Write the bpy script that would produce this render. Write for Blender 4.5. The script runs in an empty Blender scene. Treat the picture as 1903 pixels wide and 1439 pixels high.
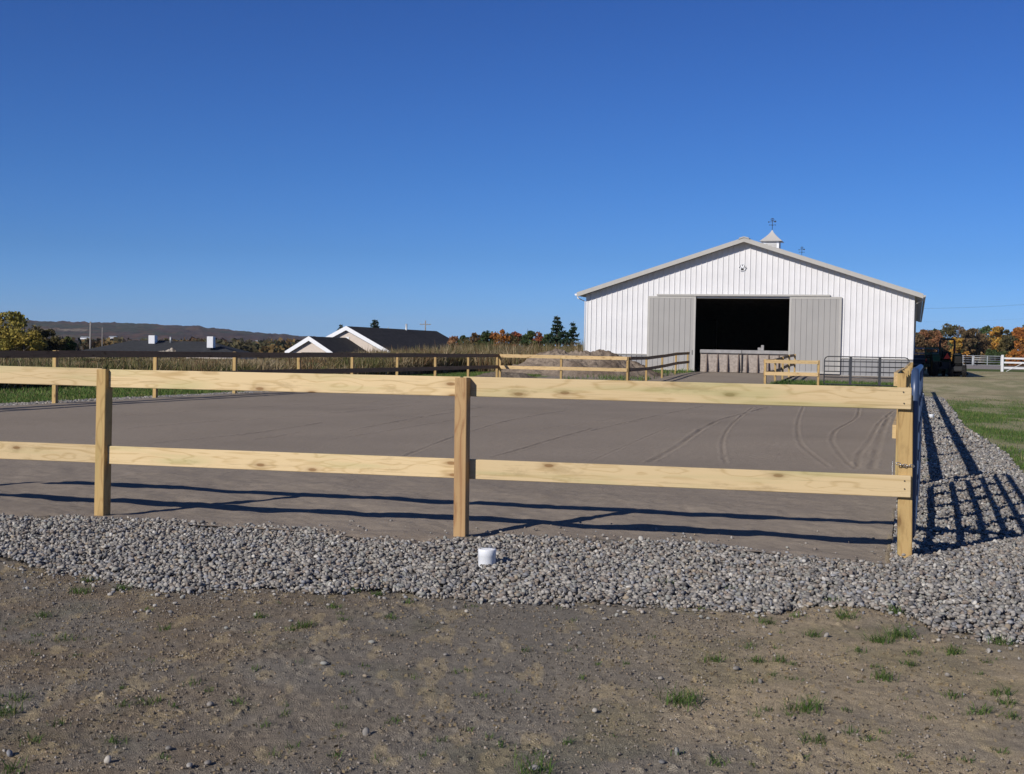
import bpy, bmesh, math, random
import numpy as np
from mathutils import Vector, Matrix
random.seed(7); RNG = np.random.default_rng(11)
SC = bpy.context.scene; COL = SC.collection
R = math.radians

# ------------------------------------------------------------------ camera
F = 2300.0; PW, PH = 1903.0, 1439.0; CAMZ = 1.33
PITCH = math.atan(69.5 / F); ROLL = math.atan(0.019)
cd = bpy.data.cameras.new('camera'); cam = bpy.data.objects.new('camera', cd); COL.objects.link(cam)
cd.sensor_width = 36; cd.lens = 36 * F / PW; cd.clip_end = 20000; cd.clip_start = 0.05
CR = Matrix.Rotation(R(90) - PITCH, 3, 'X') @ Matrix.Rotation(ROLL, 3, 'Z')
cam.matrix_world = Matrix.Translation((0, 0, CAMZ)) @ CR.to_4x4()
SC.camera = cam

# ------------------------------------------------------------------ light
SUN_EL = R(28.0); SUN_FROM = Vector((-0.685, -0.729, 0)).normalized()
SUN_DIR = Vector((SUN_FROM.x * math.cos(SUN_EL), SUN_FROM.y * math.cos(SUN_EL), math.sin(SUN_EL)))
sl = bpy.data.lights.new('sun', 'SUN'); sl.energy = 4.3; sl.angle = R(0.55); sl.color = (1, 0.94, 0.86)
so = bpy.data.objects.new('sun', sl); COL.objects.link(so)
so.rotation_euler = SUN_DIR.to_track_quat('Z', 'Y').to_euler(); so.location = (-20, -20, 30)
w = bpy.data.worlds.new('World'); SC.world = w; w.use_nodes = True
nt = w.node_tree; bg = nt.nodes['Background']
sky = nt.nodes.new('ShaderNodeTexSky'); sky.sky_type = 'NISHITA'; sky.sun_disc = False
sky.sun_elevation = SUN_EL; sky.sun_rotation = math.atan2(SUN_DIR.x, SUN_DIR.y)
sky.altitude = 200; sky.air_density = 1.0; sky.dust_density = 0.15; sky.ozone_density = 3.0
hsv = nt.nodes.new('ShaderNodeHueSaturation'); hsv.inputs['Saturation'].default_value = 1.0
nt.links.new(sky.outputs[0], hsv.inputs['Color']); 
tcw = nt.nodes.new('ShaderNodeTexCoord'); sx_ = nt.nodes.new('ShaderNodeSeparateXYZ'); nt.links.new(tcw.outputs['Generated'], sx_.inputs[0])
rw = nt.nodes.new('ShaderNodeValToRGB'); nt.links.new(sx_.outputs['Z'], rw.inputs[0]); el = rw.color_ramp.elements
for p_, c_ in ((0.0, (.36, .74, 1.75)), (.035, (.31, .64, 1.42)), (.075, (.25, .54, 1.14)), (.14, (.22, .50, 1.04)), (.28, (.19, .42, .92)), (.5, (.17, .30, .55))):
    e_ = el.new(p_); e_.color = (*c_, 1)
el.remove(el[0]); el.remove(el[-1])
mw_ = nt.nodes.new('ShaderNodeMix'); mw_.data_type = 'RGBA'; mw_.blend_type = 'MULTIPLY'; mw_.inputs[0].default_value = 1
nt.links.new(hsv.outputs[0], mw_.inputs[6]); nt.links.new(rw.outputs[0], mw_.inputs[7]); nt.links.new(mw_.outputs[2], bg.inputs[0])
bg.inputs[1].default_value = 0.085
SC.view_settings.view_transform = 'Standard'; SC.view_settings.look = 'None'
SC.view_settings.exposure = 0.0; SC.view_settings.gamma = 1; SC.view_settings.use_curve_mapping = False

# ------------------------------------------------------------------ frames of reference
TH = R(18.04); ST, CT = math.sin(TH), math.cos(TH)
def W(t, s, z=0.0):                       # yard frame: t across, s along the arena and the barn
    return Vector((t * CT + s * ST, -t * ST + s * CT, z))
def TS(x, y): return x * CT - y * ST, x * ST + y * CT
def ray(px, py): return CR @ Vector(((px - 951.5) / F, -(py - 719.5) / F, -1))
def G(px, py, z=0.0):
    r = ray(px, py); k = (z - CAMZ) / r.z; return Vector((r.x * k, r.y * k, z))
def D(px, py, d):
    r = ray(px, py); k = d / r.y; return Vector((r.x * k, d, CAMZ + r.z * k))
def onS(px, py, s):                       # point of the pixel on the vertical plane s = const; returns (t, z)
    r = ray(px, py); k = s / (r.x * ST + r.y * CT); p = r * k
    return p.x * CT - p.y * ST, CAMZ + p.z
CRT = np.array(CR.transposed())
def project(P):
    q = (P - np.array([0, 0, CAMZ])) @ CRT.T
    zz = np.where(np.abs(q[:, 2]) < 1e-6, -1e-6, q[:, 2])
    return 951.5 + F * q[:, 0] / -zz, 719.5 - F * q[:, 1] / -zz, -q[:, 2]

# ------------------------------------------------------------------ noise
_lat = RNG.random((256, 256))
def vnoise(x, y):
    xi = np.floor(x).astype(int); yi = np.floor(y).astype(int); fx = x - xi; fy = y - yi
    fx = fx * fx * (3 - 2 * fx); fy = fy * fy * (3 - 2 * fy)
    a = _lat[xi & 255, yi & 255]; b = _lat[(xi + 1) & 255, yi & 255]
    c = _lat[xi & 255, (yi + 1) & 255]; d = _lat[(xi + 1) & 255, (yi + 1) & 255]
    return (a * (1 - fx) + b * fx) * (1 - fy) + (c * (1 - fx) + d * fx) * fy
def fbm(x, y, o=4):
    v = 0; a = 0.5; t = 0
    for i in range(o):
        v = v + a * vnoise(x * 2 ** i + 17.3 * i, y * 2 ** i + 9.1 * i); t += a; a *= 0.5
    return v / t
def sm(a, b, x):
    k = np.clip((x - a) / (b - a), 0, 1); return k * k * (3 - 2 * k)

def zg(x, y):                             # the lie of the land
    x = np.asarray(x, float); y = np.asarray(y, float)
    t = x * CT - y * ST; s = x * ST + y * CT
    z = 0.0085 * np.clip(x, -6, 6) * (1 - sm(12, 25, y))
    z = z - 0.07 * sm(8.6, 10.5, s) * sm(-.12, .1, t) * (1 - sm(40, 60, s))
    z = z + 0.25 * sm(53, 67, s) * sm(-26, -19, t) 
    fld = sm(66, 135, s) * (1 - sm(-26, -12, t))
    z = z - 3.2 * fld
    z = z + 0.85 * np.exp(-((t + 28.0) / 9.5) ** 2 * (1 + 0 * t) - ((s - 86) / 13.0) ** 2)
    z = z - 9.0 * sm(180, 700, s) * (1 - sm(-30, 40, t))
    z = z + 0.35 * (fbm(x / 9, y / 9, 3) - .5) * sm(55, 80, s) * (1 - sm(-24, -19, t))
    return z
def zg1(x, y): return float(zg(x, y))

# ------------------------------------------------------------------ mesh helpers
def tag(o, label=None, cat=None, group=None, kind=None):
    if label: o['label'] = label
    if cat: o['category'] = cat
    if group: o['group'] = group
    if kind: o['kind'] = kind
    return o
def link(name, me, mat=None, parent=None, loc=None):
    o = bpy.data.objects.new(name, me); COL.objects.link(o)
    if mat is not None: me.materials.append(mat)
    if parent is not None: o.parent = parent
    if loc is not None: o.location = loc
    return o
def empty(name, loc=(0, 0, 0), rz=0.0):
    o = bpy.data.objects.new(name, None); COL.objects.link(o); o.location = loc; o.rotation_euler = (0, 0, rz)
    o.empty_display_size = 0.2; return o
def np_mesh(name, V, Fc, cols=None, smooth=True):
    me = bpy.data.meshes.new(name); V = np.ascontiguousarray(V, np.float32)
    k = Fc.shape[1]; n = len(Fc)
    me.vertices.add(len(V)); me.vertices.foreach_set('co', V.ravel())
    me.loops.add(n * k); me.loops.foreach_set('vertex_index', np.ascontiguousarray(Fc, np.int32).ravel())
    me.polygons.add(n); me.polygons.foreach_set('loop_start', np.arange(0, n * k, k, dtype=np.int32))
    me.polygons.foreach_set('loop_total', np.full(n, k, np.int32))
    me.polygons.foreach_set('use_smooth', np.full(n, smooth, bool))
    if cols is not None:
        at = me.color_attributes.new('Col', 'FLOAT_COLOR', 'POINT')
        c4 = np.ones((len(V), 4), np.float32); c4[:, :3] = cols; at.data.foreach_set('color', c4.ravel())
    me.update(calc_edges=True); me.validate(); return me
class MB:
    """collects shapes; build() links them as one mesh object"""
    def __init__(s): s.v = []; s.f = []; s.sm = []
    def poly(s, pts, faces, smooth=False):
        b = len(s.v); s.v += [tuple(p) for p in pts]; s.f += [tuple(b + i for i in f) for f in faces]; s.sm += [smooth] * len(faces); return s
    def box(s, x0, x1, y0, y1, z0, z1):
        return s.poly([(x, y, z) for z in (z0, z1) for y in (y0, y1) for x in (x0, x1)],
                      [(0, 2, 3, 1), (4, 5, 7, 6), (0, 1, 5, 4), (2, 6, 7, 3), (0, 4, 6, 2), (1, 3, 7, 5)])
    def hull(s, lo, hi):                   # two matching rings
        n = len(lo); return s.poly(list(lo) + list(hi), [tuple(range(n))[::-1], tuple(range(n, 2 * n))] + [(i, (i + 1) % n, n + (i + 1) % n, n + i) for i in range(n)])
    def tube(s, pts, r, n=8, cap=True, closed=False):
        pts = [Vector(p) for p in pts]; rings = []; m = len(pts); b = len(s.v)
        up = Vector((0, 0, 1)); prev = None
        for i, p in enumerate(pts):
            if closed: d = pts[(i + 1) % m] - pts[i - 1]
            else: d = pts[min(i + 1, m - 1)] - pts[max(i - 1, 0)]
            d.normalize()
            if prev is None:
                u = d.cross(up)
                if u.length < 1e-3: u = d.cross(Vector((1, 0, 0)))
            else:
                u = prev - d * prev.dot(d)
                if u.length < 1e-4: u = d.cross(up)
            u.normalize(); prev = u; v = d.cross(u)
            rr = r[i] if isinstance(r, (list, tuple)) else r
            for k in range(n):
                a = 2 * math.pi * k / n; s.v.append(tuple(p + (u * math.cos(a) + v * math.sin(a)) * rr))
        for i in range(m if closed else m - 1):
            j = (i + 1) % m
            for k in range(n):
                s.f.append((b + i * n + k, b + i * n + (k + 1) % n, b + j * n + (k + 1) % n, b + j * n + k)); s.sm.append(True)
        if cap and not closed:
            s.f.append(tuple(b + k for k in range(n))[::-1]); s.sm.append(False)
            s.f.append(tuple(b + (m - 1) * n + k for k in range(n))); s.sm.append(False)
        return s
    def lathe(s, prof, n=24, c=(0, 0, 0)):
        b = len(s.v)
        for r, z in prof:
            for k in range(n):
                a = 2 * math.pi * k / n; s.v.append((c[0] + r * math.cos(a), c[1] + r * math.sin(a), c[2] + z))
        for i in range(len(prof) - 1):
            for k in range(n):
                s.f.append((b + i * n + k, b + i * n + (k + 1) % n, b + (i + 1) * n + (k + 1) % n, b + (i + 1) * n + k)); s.sm.append(True)
        return s
    def build(s, name, mat, parent=None, loc=None, bevel=0, rot=None):
        me = bpy.data.meshes.new(name); me.from_pydata(s.v, [], s.f)
        me.polygons.foreach_set('use_smooth', s.sm); me.update()
        bm = bmesh.new(); bm.from_mesh(me); bmesh.ops.recalc_face_normals(bm, faces=bm.faces)
        if bevel: bmesh.ops.bevel(bm, geom=list(bm.edges), offset=bevel, segments=1, affect='EDGES')
        bm.to_mesh(me); bm.free()
        o = link(name, me, mat, parent, loc)
        if rot is not None: o.rotation_euler = rot
        return o

# ------------------------------------------------------------------ materials
def newmat(name):
    m = bpy.data.materials.new(name); m.use_nodes = True; n = m.node_tree
    return m, n, n.nodes['Principled BSDF']
def N(n, t, **kw):
    o = n.nodes.new(t)
    for k, v in kw.items():
        if k in o.inputs.keys(): o.inputs[k].default_value = v
        else: setattr(o, k, v)
    return o
def ramp(n, src, stops):
    r = n.nodes.new('ShaderNodeValToRGB'); n.links.new(src, r.inputs[0]); e = r.color_ramp.elements
    while len(e) < len(stops): e.new(0.5)
    for i, (p, c) in enumerate(stops):
        e[i].position = p; e[i].color = (*c, 1) if len(c) == 3 else c
    return r
def mix(n, a, b, fac, mode='MIX'):
    m = n.nodes.new('ShaderNodeMix'); m.data_type = 'RGBA'; m.blend_type = mode
    for s, v in ((0, fac), (6, a), (7, b)):
        if isinstance(v, bpy.types.NodeSocket): n.links.new(v, m.inputs[s])
        else: m.inputs[s].default_value = v if s == 0 else (*v, 1)
    return m.outputs[2]
def bump(n, h, bs, strength=0.5, dist=0.01):
    b = N(n, 'ShaderNodeBump', Strength=strength, Distance=dist); n.links.new(h, b.inputs['Height']); n.links.new(b.outputs[0], bs.inputs['Normal']); return b
def plain(name, c, rough=0.6, metal=0.0, var=0.12, scale=3.0, spec=0.4):
    m, n, b = newmat(name)
    tc = N(n, 'ShaderNodeTexCoord'); no = N(n, 'ShaderNodeTexNoise', Scale=scale, Detail=6.0, Roughness=0.65)
    n.links.new(tc.outputs['Object'], no.inputs['Vector'])
    lo = tuple(v * (1 - var) for v in c); hi = tuple(min(1, v * (1 + var)) for v in c)
    r = ramp(n, no.outputs[0], [(0.3, lo), (0.7, hi)]); n.links.new(r.outputs[0], b.inputs['Base Color'])
    b.inputs['Roughness'].default_value = rough; b.inputs['Metallic'].default_value = metal; b.inputs['Specular IOR Level'].default_value = spec
    return m
def wood(name, light, dark, knot, green=0.0, axis='X', end=False):
    m, n, b = newmat(name)
    tc = N(n, 'ShaderNodeTexCoord'); oi = N(n, 'ShaderNodeObjectInfo')
    off = N(n, 'ShaderNodeVectorMath', operation='MULTIPLY_ADD'); n.links.new(oi.outputs['Random'], off.inputs[0]); off.inputs[1].default_value = (37, 91, 53)
    n.links.new(tc.outputs['Object'], off.inputs[2])
    def mp(v):
        if axis == 'Z': v = (v[2], v[1], v[0])
        q = N(n, 'ShaderNodeMapping'); q.inputs['Scale'].default_value = v; n.links.new(off.outputs[0], q.inputs[0]); return q.outputs[0]
    kv = N(n, 'ShaderNodeSeparateXYZ'); n.links.new(off.outputs[0], kv.inputs[0]); kc = N(n, 'ShaderNodeCombineXYZ')
    ka = N(n, 'ShaderNodeMath', operation='MULTIPLY'); n.links.new(kv.outputs['X' if axis == 'X' else 'Z'], ka.inputs[0]); ka.inputs[1].default_value = 2.6
    kb = N(n, 'ShaderNodeMath', operation='MULTIPLY'); n.links.new(kv.outputs['Z' if axis == 'X' else 'X'], kb.inputs[0]); kb.inputs[1].default_value = 7.5
    n.links.new(ka.outputs[0], kc.inputs[0]); n.links.new(kb.outputs[0], kc.inputs[1])
    vo = N(n, 'ShaderNodeTexVoronoi', Scale=1.0, Randomness=1.0); vo.voronoi_dimensions = '2D'; n.links.new(kc.outputs[0], vo.inputs['Vector'])
    kd = N(n, 'ShaderNodeMapRange'); n.links.new(vo.outputs['Distance'], kd.inputs[0]); kd.inputs[1].default_value = 0; kd.inputs[2].default_value = .5; kd.inputs[3].default_value = 7; kd.inputs[4].default_value = 0
    # cathedral grain: bands of a slowly warped field
    w0 = N(n, 'ShaderNodeTexNoise', Scale=1.0, Detail=2.0, Roughness=0.5, Distortion=0.4); n.links.new(mp((0.45, 6, 9)), w0.inputs['Vector'])
    mul = N(n, 'ShaderNodeMath', operation='MULTIPLY'); n.links.new(w0.outputs[0], mul.inputs[0]); mul.inputs[1].default_value = 38
    ad = N(n, 'ShaderNodeMath', operation='ADD'); n.links.new(mul.outputs[0], ad.inputs[0]); n.links.new(kd.outputs[0], ad.inputs[1]); mul = ad
    sn = N(n, 'ShaderNodeMath', operation='SINE'); n.links.new(mul.outputs[0], sn.inputs[0])
    g = ramp(n, sn.outputs[0], [(0.0, (0.75,) * 3), (0.75, (0.5,) * 3), (1.0, (0.12,) * 3)])
    fine = N(n, 'ShaderNodeTexNoise', Scale=1.0, Detail=5.0, Roughness=0.7); n.links.new(mp((3, 130, 130)), fine.inputs['Vector'])
    big = N(n, 'ShaderNodeTexNoise', Scale=1.0, Detail=3.0); n.links.new(mp((1.3, 3, 5)), big.inputs['Vector'])
    f1 = mix(n, g.outputs[0], fine.outputs[0], 0.60)
    f2 = mix(n, f1, big.outputs[0], 0.35)
    c = ramp(n, f2, [(0.28, dark), (0.54, light)]).outputs[0]
    sn_ = N(n, 'ShaderNodeTexNoise', Scale=1.0, Detail=6.0, Roughness=0.75); n.links.new(mp((2.2, 6, 9)), sn_.inputs['Vector'])
    sr_ = ramp(n, sn_.outputs[0], [(0.56, (0,) * 3), (0.66, (.38,) * 3)]); c = mix(n, c, tuple(v * .62 for v in dark), sr_.outputs[0])
    st_ = N(n, 'ShaderNodeTexNoise', Scale=1.0, Detail=4.0, Roughness=0.8); n.links.new(mp((1.1, 60, 75)), st_.inputs['Vector'])
    s2_ = ramp(n, st_.outputs[0], [(0.60, (0,) * 3), (0.68, (.45,) * 3)]); c = mix(n, c, tuple(v * .5 for v in dark), s2_.outputs[0])
    # knots
    kn = ramp(n, vo.outputs['Distance'], [(0.0, (1,) * 3), (0.07, (0.95,) * 3), (0.10, (0.45,) * 3), (0.15, (0.22,) * 3), (0.30, (0,) * 3)])
    sep = N(n, 'ShaderNodeSeparateColor'); n.links.new(vo.outputs['Color'], sep.inputs[0])
    gt = N(n, 'ShaderNodeMath', operation='GREATER_THAN'); n.links.new(sep.outputs[0], gt.inputs[0]); gt.inputs[1].default_value = 0.70
    kf = N(n, 'ShaderNodeMath', operation='MULTIPLY'); n.links.new(kn.outputs[0], kf.inputs[0]); n.links.new(gt.outputs[0], kf.inputs[1])
    kf2 = N(n, 'ShaderNodeMath', operation='MULTIPLY'); n.links.new(kf.outputs[0], kf2.inputs[0]); kf2.inputs[1].default_value = 0.85
    c = mix(n, c, knot, kf2.outputs[0])
    gn = N(n, 'ShaderNodeTexNoise', Scale=1.0, Detail=2.0); n.links.new(mp((0.8, 2, 12)), gn.inputs['Vector'])
    gr = ramp(n, gn.outputs[0], [(0.52, (0,) * 3), (0.7, (green,) * 3)])
    c = mix(n, c, (0.28, 0.34, 0.13), gr.outputs[0])
    rt = N(n, 'ShaderNodeMapRange'); n.links.new(oi.outputs['Random'], rt.inputs[0]); rt.inputs[3].default_value = 0.88; rt.inputs[4].default_value = 1.08
    sc = N(n, 'ShaderNodeVectorMath', operation='SCALE'); n.links.new(c, sc.inputs[0]); n.links.new(rt.outputs[0], sc.inputs['Scale'])
    n.links.new(sc.outputs[0], b.inputs['Base Color']); b.inputs['Roughness'].default_value = 0.75; b.inputs['Specular IOR Level'].default_value = 0.25
    bump(n, f1, b, 0.35, 0.0015)
    return m
M = {}
M['rail'] = wood('pine_rail', (0.66, 0.505, 0.285), (0.46, 0.32, 0.145), (0.20, 0.10, 0.035), 0.35)
M['post'] = wood('pine_post', (0.47, 0.32, 0.135), (0.30, 0.18, 0.07), (0.16, 0.08, 0.03), 0.25, axis='Z')
M['post_red'] = wood('pine_post_reddish', (0.46, 0.30, 0.145), (0.30, 0.155, 0.07), (0.12, 0.05, 0.02), 0.0, axis='Z')
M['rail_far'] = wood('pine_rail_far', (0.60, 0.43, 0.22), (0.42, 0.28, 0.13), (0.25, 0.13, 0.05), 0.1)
M['rail_shaded'] = wood('pine_rail_shaded', (0.26, 0.17, 0.10), (0.17, 0.11, 0.06), (0.10, 0.05, 0.02), 0.1)  # darker copy of the pine rail, with the boards' shade put into its colour
M['white_steel'] = plain('white_steel', (0.70, 0.695, 0.70), 0.45, var=0.06, scale=0.8)
M['grey_steel'] = plain('grey_steel', (0.335, 0.325, 0.31), 0.5, var=0.05, scale=0.6)
M['wainscot'] = plain('wainscot_grey', (0.27, 0.27, 0.275), 0.5, var=0.05, scale=0.6)
M['trim'] = plain('trim_grey', (0.42, 0.405, 0.375), 0.45, var=0.05)
M['roof_steel'] = plain('roof_steel', (0.50, 0.48, 0.45), 0.45, var=0.06, scale=0.5)
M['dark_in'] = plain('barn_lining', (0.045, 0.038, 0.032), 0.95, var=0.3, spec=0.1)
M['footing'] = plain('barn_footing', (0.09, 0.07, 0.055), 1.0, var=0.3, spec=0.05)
M['whitewash'] = plain('weathered_board', (0.33, 0.285, 0.25), 0.85, var=0.35, scale=7)
M['caprail'] = plain('cap_rail', (0.30, 0.29, 0.285), 0.8, var=0.2, scale=4)
M['brace'] = plain('brace_wood', (0.16, 0.12, 0.10), 0.85, var=0.3)
M['blue_steel'] = plain('blue_painted_steel', (0.045, 0.075, 0.15), 0.38, metal=0.1, var=0.12, scale=9, spec=0.6)
M['black_steel'] = plain('black_painted_steel', (0.03, 0.032, 0.036), 0.4, var=0.2, spec=0.5)
M['zinc'] = plain('zinc_chain', (0.62, 0.61, 0.58), 0.3, metal=0.85, var=0.15, scale=30)
M['galv'] = plain('galvanised_pipe', (0.50, 0.52, 0.53), 0.45, metal=0.3, var=0.15)
M['pvc'] = plain('white_plastic', (0.80, 0.82, 0.85), 0.35, var=0.03, scale=12)
M['whitepaint'] = plain('white_paint', (0.80, 0.81, 0.83), 0.5, var=0.04)
M['shingle'] = plain('dark_shingle', (0.048, 0.045, 0.045), 0.95, var=0.35, scale=2, spec=0.15)
M['shingle2'] = plain('grey_shingle', (0.05, 0.052, 0.056), 0.95, var=0.25, scale=2, spec=0.15)
M['beige'] = plain('beige_siding', (0.60, 0.52, 0.45), 0.7, var=0.05)
M['polewood'] = plain('pole_wood', (0.26, 0.24, 0.22), 0.9, var=0.2)
M['wire'] = plain('dark_wire', (0.08, 0.08, 0.09), 0.6)
M['iron'] = plain('black_iron', (0.02, 0.02, 0.022), 0.6)
M['rubber'] = plain('tyre_rubber', (0.018, 0.018, 0.018), 0.85, var=0.3, spec=0.2)
M['tractor_green'] = plain('tractor_green', (0.02, 0.07, 0.025), 0.4, var=0.15)
M['yellow'] = plain('rim_yellow', (0.16, 0.12, 0.03), 0.5)
M['red'] = plain('warning_red', (0.85, 0.05, 0.02), 0.5)
M['trailer'] = plain('trailer_steel', (0.06, 0.09, 0.14), 0.45, var=0.2)
M['trailer_rail'] = plain('trailer_rail', (0.25, 0.30, 0.40), 0.4, var=0.1)
M['bark'] = plain('bark', (0.10, 0.085, 0.07), 0.95, var=0.4, scale=5, spec=0.1)

def colmat(name, rough=0.9, fine=None, bstr=0.0, bscale=60, bdist=0.01, trans=0.0, sat=1.0, spec=0.2, second=None):
    """material whose base colour is the mesh's own colour attribute, broken up by noise"""
    m, n, b = newmat(name)
    a = N(n, 'ShaderNodeVertexColor', layer_name='Col'); c = a.outputs[0]
    geo = N(n, 'ShaderNodeNewGeometry')
    for sc_, lo, hi in (fine or []):
        no = N(n, 'ShaderNodeTexNoise', Scale=sc_, Detail=4.0, Roughness=0.7); n.links.new(geo.outputs['Position'], no.inputs['Vector'])
        r = ramp(n, no.outputs[0], [(0.28, (lo,) * 3), (0.72, (hi,) * 3)])
        c = mix(n, c, r.outputs[0], 1.0, 'MULTIPLY')
    n.links.new(c, b.inputs['Base Color']); b.inputs['Roughness'].default_value = rough; b.inputs['Specular IOR Level'].default_value = spec
    if bstr:
        no = N(n, 'ShaderNodeTexNoise', Scale=bscale, Detail=6.0, Roughness=0.7); n.links.new(geo.outputs['Position'], no.inputs['Vector'])
        h = no.outputs[0]
        if second:
            vo = N(n, 'ShaderNodeTexVoronoi', Scale=second); n.links.new(geo.outputs['Position'], vo.inputs['Vector'])
            h2 = N(n, 'ShaderNodeMath', operation='ADD'); n.links.new(no.outputs[0], h2.inputs[0]); n.links.new(vo.outputs['Distance'], h2.inputs[1]); h = h2.outputs[0]
        bump(n, h, b, bstr, bdist)
    if trans:
        tr = N(n, 'ShaderNodeBsdfTranslucent'); n.links.new(c, tr.inputs[0]); mx = N(n, 'ShaderNodeMixShader'); mx.inputs[0].default_value = trans
        n.links.new(b.outputs[0], mx.inputs[1]); n.links.new(tr.outputs[0], mx.inputs[2]); n.links.new(mx.outputs[0], n.nodes['Material Output'].inputs[0])
    return m
M['ground'] = colmat('soil', 1.0, [(5, 0.9, 1.1), (30, 0.80, 1.2), (110, .70, 1.3), (300, 0.5, 1.5)], 0.65, 130, 0.008, second=210, spec=0.08)
M['sand'] = colmat('arena_footing', 1.0, [(14, 0.93, 1.07), (60, .88, 1.12), (220, 0.70, 1.3)], 0.6, 150, 0.008, spec=0.08)
M['stone'] = colmat('river_stone', 0.72, [(90, 0.85, 1.15)], 0.2, 150, 0.003, spec=0.3)
M['blade'] = colmat('grass_blade', 0.7, trans=0.3)
M['leaf'] = colmat('leaves', 0.75, trans=0.25)
M['needle'] = colmat('needles', 0.8, trans=0.08)
M['pile'] = colmat('dirt_pile', 1.0, [(6, 0.7, 1.3), (40, 0.7, 1.25)], 0.9, 14, 0.06, spec=0.08)
M['hill'] = colmat('wooded_hill', 1.0, [(0.035, 0.6, 1.4), (.12, .5, 1.5)], 0.0, spec=0.0)

# ------------------------------------------------------------------ edges of the gravel, read off as ground points
TOPX = [-400, 0, 160, 255, 393, 480, 600, 700, 776, 838, 914, 1006, 1100, 1258, 1352, 1478, 1573, 1668, 1700]
TOPY = [935, 953, 957, 962, 972, 974, 984, 997, 1014, 1000, 1003, 1001, 1009, 1011, 1023, 1036, 1051, 1064, 1068]
BOTX = [-400, 0, 55, 147, 220, 331, 515, 625, 692, 839, 931, 1115, 1200, 1300, 1366, 1532, 1606, 1680, 1736, 1800, 1903, 2300]
BOTY = [980, 1026, 1053, 1068, 1079, 1092, 1096, 1101, 1099, 1107, 1119, 1121, 1125, 1136, 1140, 1139, 1138, 1148, 1181, 1190, 1205, 1260]
RGX = [1722, 1737, 1760, 1792, 1830, 1871, 1903, 2300]; RGY = [715, 727, 745, 788, 814, 839, 884, 1080]
T_R = -0.10; T_L = -16.85; S_F = 8.2; S_B = 49.7
def gravel_mask(x, y):
    """how far inside the pebble strips (soft 0..1), front band and the strip outside the right side"""
    P = np.stack([x, y, np.zeros_like(x)], 1); px, py, dep = project(P)
    ok = dep > 2
    t, s = TS(x, y)
    n1 = (vnoise(x * 3, y * 3) - .5) * 9 + (vnoise(x * 13, y * 13) - .5) * 7
    band = (py > np.interp(px, TOPX, TOPY) + n1 * .6) & (py < np.interp(px, BOTX, BOTY) + n1 * 1.3) & (t < T_R + .4)
    right = (t > T_R - .02) & (py < np.interp(px, BOTX, BOTY) + n1 * 1.3) & (py > np.interp(px, RGX, RGY) + n1 * .5) & (s < 45)
    left = (t < T_L - .02 + (vnoise(x * 2, y * 2) - .5) * .2) & (t > T_L - .75 + (vnoise(x * 1.5, y * 1.5) - .5) * .35) & (s > 8) & (s < 47)
    return ok & (band | right), left

# ------------------------------------------------------------------ ground
ang = np.concatenate([np.linspace(-180, -32, 60)[:-1], np.linspace(-32, 32, 760), np.linspace(32, 180, 60)[1:]])
rad = [0.4, 1.0, 1.8, 2.6]; r_ = 3.0
while r_ < 7000:
    rad.append(r_); r_ *= 1.0032 if r_ < 10 else (1.007 if r_ < 22 else (1.014 if r_ < 120 else 1.045))
rad = np.array(rad)
A_, Rr = np.meshgrid(np.radians(ang), rad); X = (Rr * np.sin(A_)).ravel(); Y = (Rr * np.cos(A_)).ravel()
t_, s_ = TS(X, Y); Z = zg(X, Y)
gm, gl = gravel_mask(X, Y)
_e = np.array([TS(*G(a, b).xy) for a, b in zip(TOPX, TOPY)]); _o = np.argsort(_e[:, 0])
in_ar = (t_ > T_L + .12) & (t_ < T_R - .06) & (s_ > np.interp(t_, _e[_o, 0], _e[_o, 1]) + .10) & (s_ < S_B + .2)
in_ch = (t_ > -11.9) & (t_ < -5.9) & (s_ >= S_B) & (s_ < 70.6)
dist = np.hypot(X, Y); near = 1 - sm(9, 22, dist)
rel = near * (0.030 * (fbm(X * .9, Y * .9, 3) - .5) + 0.012 * (fbm(X * 5, Y * 5, 3) - .5) + 0.012 * (fbm(X * 26, Y * 26, 4) - .5))
clod = np.clip(fbm(X * 30, Y * 30, 2) - .68, 0, 1) * .08 * near * sm(.42, .6, fbm(X * 1.3 + 7, Y * 1.3, 3))
Zc = Z + rel + clod; Zc = np.where(in_ar | in_ch, Z - 0.10, Zc); Zc = np.where(gm, Zc - .012, Zc)
C = np.zeros((len(X), 3))
nA = fbm(X * .8, Y * .8, 4); nB = fbm(X * 3.2 + 40, Y * 3.2, 4); nC = fbm(X / 6 + 3, Y / 6, 4); nD = fbm(X * 9, Y * 9, 3)
dirt_g = np.array([.235, .210, .174]); dirt_t = np.array([.44, .35, .23]); dirt_b = np.array([.235, .182, .125])
tan = sm(-.2, 1.5, X + .5 * (5.3 - Y)) * sm(.25, .70, nA * .6 + nB * .4)
brn = sm(.3, -1.6, X) * sm(.2, .7, nB)
C[:] = dirt_g; C += (dirt_t - C) * tan[:, None]; C += (dirt_b - C) * brn[:, None] * .85
straw = (sm(.60, .70, fbm(X * 14, Y * 5, 3)) * .45)[:, None]; C += (np.array([.48, .38, .22]) - C) * straw
mossy = (sm(.55, .72, fbm(X * 2.2 + 90, Y * 2.2, 4)) * .22 * (1 - sm(7.5, 9, Y)))[:, None]; C += (np.array([.10, .115, .045]) - C) * mossy
lawn = sm(9, 12, s_) * (t_ > T_R)
gcol = np.array([.13, .18, .055]); scol = np.array([.46, .39, .25]); bcol = np.array([.33, .27, .16])
patch = sm(.36, .72, fbm(X * 1.6, Y * .8, 4)) * .6
far_straw = np.clip(sm(36, 46, s_), 0, 1)
lc = gcol + (scol - gcol) * np.clip(patch + far_straw * .5, 0, 1)[:, None]; lc = lc + (bcol - lc) * (sm(.45, .65, nC) * far_straw * .6)[:, None]
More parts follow.
